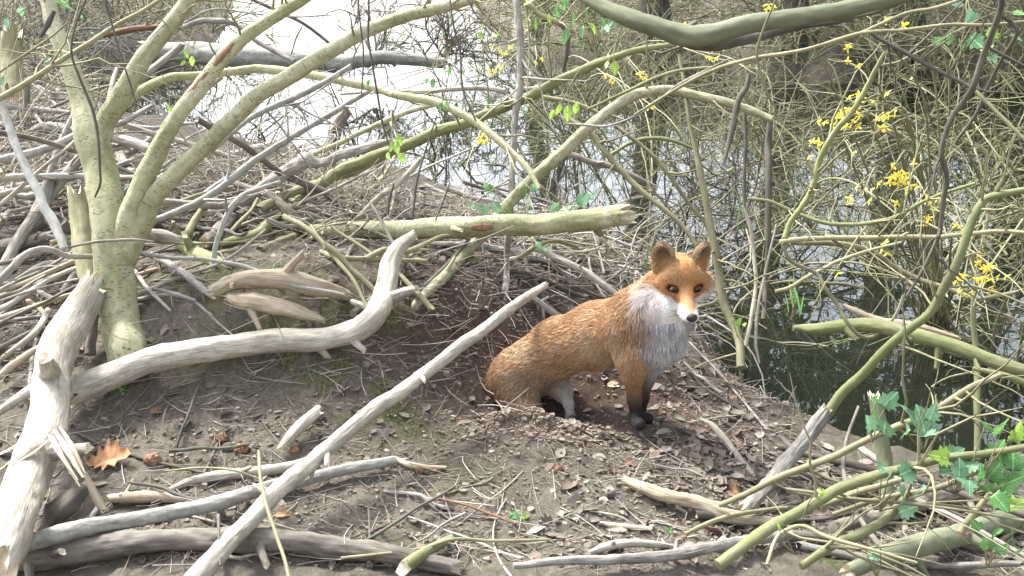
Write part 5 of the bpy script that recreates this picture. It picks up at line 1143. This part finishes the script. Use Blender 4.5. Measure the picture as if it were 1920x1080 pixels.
TREES = [(2.0, 14.4, 11, 'dark evergreen on the far bank nearest the middle'), (4.9, 13.3, 12, 'dark evergreen squeezed between the first two on the right bank'), (3.6, 13.8, 11, 'dark evergreen standing furthest left of the right bank row'), (6.3, 12.8, 10, 'dark evergreen second in the row on the right bank'), (8.8, 12.2, 9, 'dark evergreen third in the row on the right bank'), (11.5, 9.5, 8, 'dark evergreen above the right shore'), (5.0, 6.0, 6, 'unseen evergreen added to shade the near thicket'),  # last one here is added out of view to darken the right thicket
         (7.2, 5.2, 7, 'unseen leaning evergreen added to shade the near right shore'), (9.5, 7.2, 8, 'broad evergreen on the right shore'), (5.0, 3.0, 6, 'small evergreen close on the right bank')]  # the leaning one is added out of view as canopy, dimming the right side
for k, (x, y, h, lab) in enumerate(TREES):
    if y < 8: y -= .6
    big_tree('evergreen_tree', lab, x, y, h, 40 + k, 1.7 if (k > 5 and y < 7.5) else 2.7, 9, 'ever', lean=((-.04, -.02) if k > 5 else (-.05, 0)), trunk=.2, leaf_s=.13)
for k, (x, y, h, lab) in enumerate([(-6.5, 17, 9, 'bare tree on the left bank of the pond'), (-10, 12, 9, 'bare tree far out on the left bank'), (.5, 17.5, 9, 'bare tree on the point of the far bank')]):
    big_tree('bare_tree', lab, x, y, h, 70 + k, 2.8, 0, 'ever', trunk=.15, bare=True)
# far banks: brush and shrubs
FS = [(40, 150, 'bare shrub on the left bank behind the square cut stump', 1.2, ('gry', 'olv')), (150, 110, 'pale bare shrub on the left bank behind the live trunk', 1.4, ('gry', 'ylg')), (270, 90, 'pale shrub behind the rough barked fallen trunk', 1.4, ('olv', 'gry')),
      (-60, 200, 'shrub at the far left edge of the bank', 1.2, ('gry', 'olv')), (400, 60, 'shrub beyond the left end of the fallen trunk', 1.8, ('ylg', 'gry')), (700, 125, 'low brush island at the end of the fallen trunk', 1.0, ('gry', 'brn')), (830, 120, 'low brush heap in the middle distance', 1.1, ('brn', 'gry')),
      (1000, 85, 'pale shrub on the far bank in the middle', 1.8, ('ylg', 'gry')), (1120, 95, 'green budded shrub on the far bank', 1.8, ('ylg', 'olv')), (1500, 120, 'grey shrub on the far right bank', 2.0, ('twg', 'olv')), (1700, 130, 'brown shrub on the far right bank', 2.0, ('twg', 'brn')), (1900, 140, 'last shrub on the far right bank', 2.2, ('olv', 'gry'))]
for k, (u, v, lab, h, mats) in enumerate(FS):
    thicket('bare_shrub', lab, u, v, 1300 + k * 3, 12, h, mats, dens=1.1, z0=-.05, grp='bare shrubs on the far banks', crown_r=.004, rad=.012, buds=.12)

# dead wiry undergrowth on the far banks
rs = np.random.RandomState(31); xy = np.c_[rs.uniform(-9, 12, 60000), rs.uniform(7.5, 24, 60000)]
sdv = sdpoly(xy[:, 0], xy[:, 1]); k = (sdv > .1) & (sdv < 5); xy = xy[k][:9000]; n = len(xy); z = TH(xy[:, 0], xy[:, 1])
A = grow(rs, np.c_[xy, z], np.c_[rs.normal(0, .9, n), rs.normal(0, .5, n), rs.uniform(0, 1, n)], rs.uniform(.2, 1.1, n), 6, bend=1.2, grav=-.6, jit=.12)
A[:, :, 2] = np.maximum(A[:, :, 2], TH(A[:, :, 0].ravel(), A[:, :, 1].ravel()).reshape(A.shape[:2]) + .01)
c = np.array([(.40, .37, .30), (.24, .21, .14), (.10, .085, .06), (.20, .24, .08)])[rs.randint(0, 4, n)]
mb = MB(); btubes(mb, A, rs.uniform(.003, .012, n)[:, None] * np.linspace(1, .4, 6)[None], 4, 0, c); tag(mb.build('undergrowth', M['dead'], color=True), kind='stuff')
# ------------------------------------------------------------------ dead sticks heaped in the brush pile
rs = np.random.RandomState(77)
STK = {'gry': 'grey', 'pal': 'pale', 'brn': 'brown', 'drk': 'dark', 'tan': 'tan', 'lic': 'lichened', 'olv': 'olive'}
REG = [((-20, 170, 250, 480), 62, 'left of the live trunk', .36, ('gry', 'gry', 'pal', 'lic', 'brn', 'gry')),
       ((-20, 150, 480, 660), 16, 'behind the splintered log', .12, ('gry', 'tan', 'pal', 'brn')),
       ((180, 440, 330, 440), 26, 'between the live stems', .26, ('gry', 'pal', 'brn', 'lic', 'gry')),
       ((250, 520, 400, 560), 13, 'right of the live fork', .14, ('gry', 'brn', 'drk', 'olv')),
       ((440, 720, 365, 450), 24, 'behind the dead snag', .22, ('gry', 'gry', 'brn', 'olv', 'pal')),
       ((700, 960, 395, 450), 14, 'behind the green log', .12, ('gry', 'brn', 'pal', 'gry')),
       ((560, 860, 440, 560), 14, 'under the green log', .12, ('gry', 'drk', 'olv', 'gry')),
       ((860, 1180, 440, 590), 20, 'on the bank behind the fox', .12, ('gry', 'drk', 'brn', 'olv')),
       ((1290, 1480, 640, 780), 7, 'at the dark waterline', .03, ('gry', 'brn', 'drk')),
       ((1240, 1640, 800, 1000), 14, 'on the soil right of the paws', .03, ('gry', 'brn', 'tan', 'drk')),
       ((1500, 1900, 900, 1070), 15, 'under the yellow green shoots', .12, ('gry', 'brn', 'olv', 'drk')),
       ((420, 1200, 880, 1050), 15, 'on soil below the fox', .01, ('gry', 'drk', 'brn', 'pal')),
       ((0, 420, 780, 1000), 8, 'beside the oak leaf', .03, ('gry', 'brn', 'drk'))]
TOTAL = 0; STKS = []; USED = set()
for (u0, u1, v0, v1), n, where, lift, mats in REG:
    for k in range(n):
        u, v = rs.uniform(u0, u1), rs.uniform(v0, v1); d = gdepth(u, v)
        if d > 9: continue
        c = P(u, v, d); small = lift < .05
        L = rs.uniform(.10, .35) if small else min(rs.lognormal(-.55, .45), 1.3)
        if where == 'under the green log': L = min(L, .42)
        r = (rs.lognormal(-5.6, .35) if small else rs.lognormal(-4.5, .5)); r = min(max(r, .0025), .024 if lift > .15 else .010)
        th = rs.normal(.25, .75) if not small else rs.uniform(0, 3.14)
        if rs.rand() < .3: th += 1.3
        m = 6; s = np.linspace(-.5, .5, m) * L; cu = rs.normal(0, .7)
        x = c[0] + s * math.cos(th) - cu * s * s * math.sin(th); y = c[1] + s * math.sin(th) + cu * s * s * math.cos(th)
        fa, fb = P(945, 700, 3.28)[:2], P(1250, 620, 2.88)[:2]; tt = np.clip(((np.c_[x, y] - fa) @ (fb - fa)) / ((fb - fa) @ (fb - fa)), 0, 1)
        if np.linalg.norm(np.c_[x, y] - fa - tt[:, None] * (fb - fa), axis=1).min() < .19: continue
        tz = TH(x, y); up_ = rs.uniform(0, 1) ** 1.5 * lift; tilt = rs.normal(.16, .30) if lift > .2 else rs.normal(.02, .08) if not small else 0
        line = np.polyval(np.polyfit(s, np.maximum(tz, WZ), 1), s) + up_ + tilt * s
        z = np.maximum(line, np.maximum(tz, WZ) + r * .4) + rs.normal(0, r * .9, m)
        mt = mats[rs.randint(len(mats))]; p_, r_ = resample(np.c_[x, y, z], np.linspace(r, r * rs.uniform(.2, .75), m) , step=max(.02, L / 16))
        mb = MB(); tube(mb, p_, r_, 9 if r > .006 else 6, rough=.3, seed=rs.randint(9999), broken=.8, capmat=1, wob=min(.004, r * .5))
        o = mb.build('stick', [M[mt], M['brn' if rs.rand() < .6 else 'tan']], loc=np.array([x[3], y[3], z[3]]))
        STKS.append((o, mt, r, L, th, where, u, v)); TOTAL += 1
# labels: look first, then place among those that look alike
from collections import defaultdict
B_ = defaultdict(list)
for t in STKS:
    o, mt, r, L, th, where, u, v = t
    look = f"{'thick' if r > .013 else 'slim' if r > .0075 else 'thin'} {'long' if L > .7 else 'short' if L < .32 else 'mid-length'} {STK[mt]} {'slanting' if abs(math.sin(th)) > .55 else 'level'}"
    B_[(look, where)].append(t)
POS = {2: (['left', 'right'], ['upper', 'lower'])}
ORD = ['first', 'second', 'third', 'fourth', 'fifth', 'sixth', 'seventh', 'eighth', 'ninth']
for (look, where), g_ in B_.items():
    g_.sort(key=lambda t: t[6])
    for i_, t in enumerate(g_):
        extra = '' if len(g_) == 1 else (', leftmost such' if i_ == 0 else ', rightmost such' if i_ == len(g_) - 1 else f', {ORD[min(i_, 8)]} such')
        tag(t[0], f"{look} dead stick {where}{extra}", 'stick', 'dead sticks ' + where)
print('sticks', TOTAL)
# ------------------------------------------------------------------ twig litter and leaf litter: nobody could count them
def scatter(n, boxes, seed):
    rs = np.random.RandomState(seed); out = []
    w = np.array([b[4] for b in boxes], float); w /= w.sum()
    for b, k in zip(boxes, (w * n).astype(int)):
        A, B, C_, D_ = PZ(b[0], b[2], b[5]), PZ(b[1], b[2], b[5]), PZ(b[0], b[3], b[5]), PZ(b[1], b[3], b[5])
        s, t = rs.rand(k, 1), rs.rand(k, 1); q = (A * (1 - s) + B * s) * (1 - t) + (C_ * (1 - s) + D_ * s) * t; out.append(q[:, :2])
    return np.concatenate(out), rs
BRUSH = [(-100, 190, 200, 480, 6, .25), (180, 420, 320, 480, 4, .25), (500, 960, 335, 390, 3, .2), (300, 900, 365, 500, 7, .25), (0, 160, 480, 660, 2, .2), (840, 1300, 430, 600, 4, .15), (1280, 1500, 620, 800, 1.5, -.05), (1400, 1920, 850, 1060, 3, -.1), (400, 1300, 840, 1060, 2.2, 0), (160, 700, 480, 640, 2, .3), (700, 1000, 540, 720, 2, .15), (0, 500, 780, 1060, 1.5, 0)]
xy, rs = scatter(11000, BRUSH, 5); n = len(xy)
th = rs.uniform(0, 6.28, n); L = rs.lognormal(-2.6, .5, n).clip(.02, .35); z = TH(xy[:, 0], xy[:, 1]); land_ok = z > WZ - .06
pile = (xy[:, 1] > 3.6)
D = np.c_[np.cos(th), np.sin(th), rs.normal(0, .10, n) + pile * rs.normal(0, .12, n)]
P0 = np.c_[xy, z + .003 + pile * rs.rand(n) ** 2 * .14] - D * (L / 2)[:, None]; P0[:, 2] = np.maximum(P0[:, 2], TH(P0[:, 0], P0[:, 1]) + .001)
A = grow(rs, P0[land_ok], D[land_ok], L[land_ok], 4, bend=.5, grav=0, jit=.06)
A[:, :, 2] = np.maximum(A[:, :, 2], TH(A[:, :, 0].ravel(), A[:, :, 1].ravel()).reshape(A.shape[:2]) + .001)
c = np.array([(.36, .33, .29), (.24, .21, .17), (.12, .095, .075), (.42, .39, .34), (.17, .13, .10)])[rs.randint(0, 5, len(A))] * rs.uniform(.7, 1.2, (len(A), 1))
mb = MB(); R_ = (L[land_ok] ** .5 * .0042 * rs.uniform(.4, 1.2, len(A)))[:, None] * np.array([[1, .9, .8, .5]]); btubes(mb, A, R_, 4, 0, c)
tag(mb.build('twig_litter', M['dead'], color=True), kind='stuff')
# wiry dead twigs standing and arching out of the brush pile
xy, rs = scatter(2700, [(-60, 190, 240, 470, 5, .25), (350, 930, 375, 430, 5, .25), (900, 1320, 430, 560, 4, .1), (560, 720, 430, 500, .6, .3)], 8); n = len(xy)
z = TH(xy[:, 0], xy[:, 1]); k = z > WZ - .06; xy, z = xy[k], z[k]; n = len(xy)
D = np.c_[rs.normal(.2, .9, n), rs.normal(0, .7, n), rs.uniform(-.1, .9, n)]
nearm = 1 - .75 * np.exp(-((xy[:, 0] + .25) / .45) ** 2) * (xy[:, 1] < 5.2)
A = grow(rs, np.c_[xy, z + rs.rand(n) * .20 * nearm], D, rs.uniform(.12, .6, n) * nearm, 7, bend=1.9, grav=-.7, jit=.10)
A[:, :, 2] = np.maximum(A[:, :, 2], TH(A[:, :, 0].ravel(), A[:, :, 1].ravel()).reshape(A.shape[:2]) + .002)
c = np.array([(.42, .40, .36), (.27, .25, .21), (.12, .11, .09), (.30, .28, .17), (.36, .33, .28)])[rs.randint(0, 5, n)]
mb = MB(); btubes(mb, A, rs.lognormal(-6.0, .5, n).clip(.001, .007)[:, None] * np.linspace(1, .4, 7)[None], 4, 0, c); tag(mb.build('wiry_brush', M['dead'], color=True), kind='stuff')
# leaf litter
LB = [(-100, 190, 200, 480, 3, .25), (180, 420, 330, 480, 2, .25), (300, 900, 370, 500, 3, .25), (0, 160, 480, 660, 2, .2), (700, 1300, 450, 640, 3, .15), (1220, 1560, 620, 900, 3, -.03), (1300, 1920, 850, 1060, 5, -.1), (1050, 1450, 830, 1060, 2.6, -.03), (400, 1300, 800, 1060, 2.0, 0), (0, 500, 760, 1060, 1, 0), (760, 1250, 600, 830, 1.2, .02), (200, 760, 480, 760, 1.2, .2)]
xy, rs = scatter(11000, LB, 9); n = len(xy); z = TH(xy[:, 0], xy[:, 1]); k = z > WZ - .03
xy, z = xy[k], z[k]; n = len(xy); s = rs.lognormal(-4.6, .8, n).clip(.003, .055)[:, None]; th = rs.uniform(0, 6.28, n)
d = norm(np.c_[np.cos(th), np.sin(th), rs.normal(0, .22, n)]); nr = norm(np.c_[rs.normal(0, .4, (n, 2)), np.ones(n)]); w = norm(np.cross(d, nr)); u_ = np.cross(w, d)
b = np.c_[xy, z + .003] ; cu = rs.uniform(-.1, .35, (n, 1)); wd = rs.uniform(.16, .38, (n, 1))
rows = []
for t, x in ((0, .12), (.3, .9), (.65, 1.0), (1, .1)):
    for sg in (-1, 0, 1): rows.append(b + s * (d * (t - .5) + w * wd * x * sg + u_ * (cu * (abs(sg) * .5 - (t - .5) ** 2) + .12 * abs(sg) * wd)))
V = np.stack(rows, 1).reshape(-1, 3); f = []
for r_ in range(3):
    for c_ in range(2): f.append([r_ * 3 + c_, r_ * 3 + c_ + 1, r_ * 3 + c_ + 4, r_ * 3 + c_ + 3])
F = (np.arange(n)[:, None, None] * 12 + np.array(f)[None]).reshape(-1, 4)
pal_ = np.array([(.26, .23, .19), (.19, .155, .125), (.11, .085, .065), (.36, .33, .29), (.16, .11, .08), (.23, .20, .17), (.14, .115, .09), (.17, .15, .12)])
c = np.repeat(pal_[rs.randint(0, len(pal_), n)] * rs.uniform(.55, 1.0, (n, 1)), 12, axis=0)
mb = MB(); mb.add(V, F, None, 0, c); tag(mb.build('leaf_litter', M['dead'], color=True), kind='stuff')
# crumbs of earth
xy, rs = scatter(7000, [(760, 1400, 600, 860, 5, 0), (900, 1120, 770, 830, 3, .04), (300, 1300, 820, 1060, 3, 0)], 12); n = len(xy); z = TH(xy[:, 0], xy[:, 1])
k = z > WZ; xy, z = xy[k], z[k]; n = len(xy); s = rs.lognormal(-6.1, .5, n).clip(.0012, .009)
o8 = np.array([(a, b, c) for a in (-1, 1) for b in (-1, 1) for c in (-1, 1)], float)
V = (np.c_[xy, z + s * .3])[:, None] + s[:, None, None] * (o8[None] * rs.uniform(.45, 1.1, (n, 8, 3)))
q6 = np.array([(0, 1, 3, 2), (4, 6, 7, 5), (0, 4, 5, 1), (2, 3, 7, 6), (0, 2, 6, 4), (1, 5, 7, 3)])
F = (np.arange(n)[:, None, None] * 8 + q6[None]).reshape(-1, 4)
c = np.repeat(np.array([(.13, .085, .06), (.18, .14, .10), (.09, .055, .04), (.22, .19, .15)])[rs.randint(0, 4, n)], 8, axis=0)
mb = MB(); mb.add(V.reshape(-1, 3), F, None, 0, c); tag(mb.build('soil_crumbs', M['dead'], color=True, smooth=False), kind='stuff')
# ------------------------------------------------------------------ single finds on the ground
def gpos(u, v, up=.008):
    return P(u, v, gdepth(u, v)) + np.array([0, 0, up])
def dead_leaf(lab, u, v, s, shape, mat, ang, fold=.3, curl=.3, name='dead_leaf', d=None, nrm=None):
    q = gpos(u, v) if d is None else P(u, v, d); dd = np.dot(q - CAM, FW); size = s / F_PX * dd
    di = np.array([math.cos(ang), math.sin(ang) * .8, .15]); mb = MB(); leaf(mb, q - di * size * .5, di, np.array([0, -.5, 1.]) if nrm is None else nrm, size, shape, fold, curl, seed=int(u)); mb.build(name, mat, loc=q)
    tag(bpy.context.scene.objects[-1] if False else bpy.data.objects[[o for o in WL][-1]], lab, 'dead leaf')
dead_leaf('orange brown curled oak leaf lying between the splintered log and the husk', 205, 868, 90, 'oak', M['orange'], .1, .5, -.1)
dead_leaf('small rust brown leaf standing on the soil under the bleached log', 297, 774, 34, 'oval', M['red'], .5, .5, .4)
dead_leaf('crumpled pale leaf on the soil above the dark bent stick', 345, 797, 42, 'oak', M['dead'], 1.9, .4, .5)
dead_leaf('bright orange dead leaf between the pole and the reddish twig', 530, 968, 30, 'oval', M['orange'], .4, .4, .3)
dead_leaf('orange split leaf standing in the debris above the green log', 634, 384, 34, 'oval', M['orange'], -.9, .3, .2)
dead_leaf('dull red leaf in the debris right of the orange split leaf', 718, 346, 30, 'oval', M['red'], .1, .3, .2)
dead_leaf('orange pink curled leaf beside the grey branch foot', 1385, 925, 60, 'oak', M['orange'], .8, .6, .5)
dead_leaf('pale dry leaf beside the green sprout', 995, 958, 20, 'oval', M['cut'], 1.0)
dead_leaf('white leaf scrap behind the front legs of the fox', 1152, 724, 30, 'oval', M['cut'], .2)
dead_leaf('grey crumpled leaf on the soil in the lower middle', 1030, 985, 55, 'oak', M['dead'], .6, .5, .6)
dead_leaf('large grey leaf at the soil edge near the peeled stick', 1085, 945, 50, 'oak', M['dead'], .1, .3, .4)
dead_leaf('red brown scraps of leaf in front of the fox', 1182, 870, 32, 'oak', M['red'], .3, .4, .4)
dead_leaf('white bark chip on the soil in the middle', 922, 851, 12, 'oval', M['cut'], .3)
dead_leaf('round white chip left of the other chip on the soil', 924, 850 + 0, 10, 'oval', M['cut'], 1.2)
def husk(lab, u, v, s, mat, seed, smooth_=False, cat='husk', name='nut_husk'):
    rs = np.random.RandomState(seed); r = s * .42 / F_PX * gdepth(u, v); q = gpos(u, v, r * .3)
    n = 18; th = np.linspace(0, math.pi, n); ph = np.linspace(0, 2 * math.pi, n * 2, endpoint=False); T_, P_ = np.meshgrid(th, ph, indexing='ij')
    X = np.stack([np.sin(T_) * np.cos(P_), np.sin(T_) * np.sin(P_), np.cos(T_)], -1).reshape(-1, 3)
    k = .9 + .25 * vnoise(X[:, 0] * 1.5, X[:, 1] * 1.5, X[:, 2] * 1.5, seed) if smooth_ else .35 + 1.3 * fbm(X[:, 0] * 4.5 + seed, X[:, 1] * 4.5, X[:, 2] * 4.5, seed, 4)
    V = q + X * r * np.asarray(k)[:, None] * np.array([1.15, 1, .9]); m = n * 2; i = np.arange(n - 1)[:, None] * m; j = np.arange(m)[None]
    mb = MB(); mb.add(V, np.stack([i + j, i + m + j, i + m + (j + 1) % m, i + (j + 1) % m], -1).reshape(-1, 4), V[:, :2]); tag(mb.build(name, mat, loc=q), lab, cat)
husk('dark purplish ball on the bare soil left of the pole', 429, 843, 27, M['drk'], 1, True, 'seed ball', 'seed_ball')
husk('reddish brown husk just above the dark ball', 417, 825, 24, M['red'], 2)
husk('brown crumbling husk right of the dark ball', 455, 846, 30, M['red'], 3)
husk('long brown husk end touching the pale stub', 476, 842, 22, M['brn'], 4)
husk('brown bristly husk at the end of the orange oak leaf', 286, 864, 30, M['red'], 5)
husk('brown husk on the white peeled splinter', 787, 884, 22, M['red'], 6)
husk('small orange brown husk on the soil in front of the fox', 1047, 881, 16, M['red'], 7)
husk('brown lump on the soil beside the peeled tan stick', 1143, 928, 20, M['brn'], 8)
husk('small brown husk by the pale stub', 553, 846, 18, M['red'], 9)
husk('white round snail shell on the soil in the lower middle', 1128, 938, 11, M['cut'], 10, True, 'snail shell', 'snail_shell')
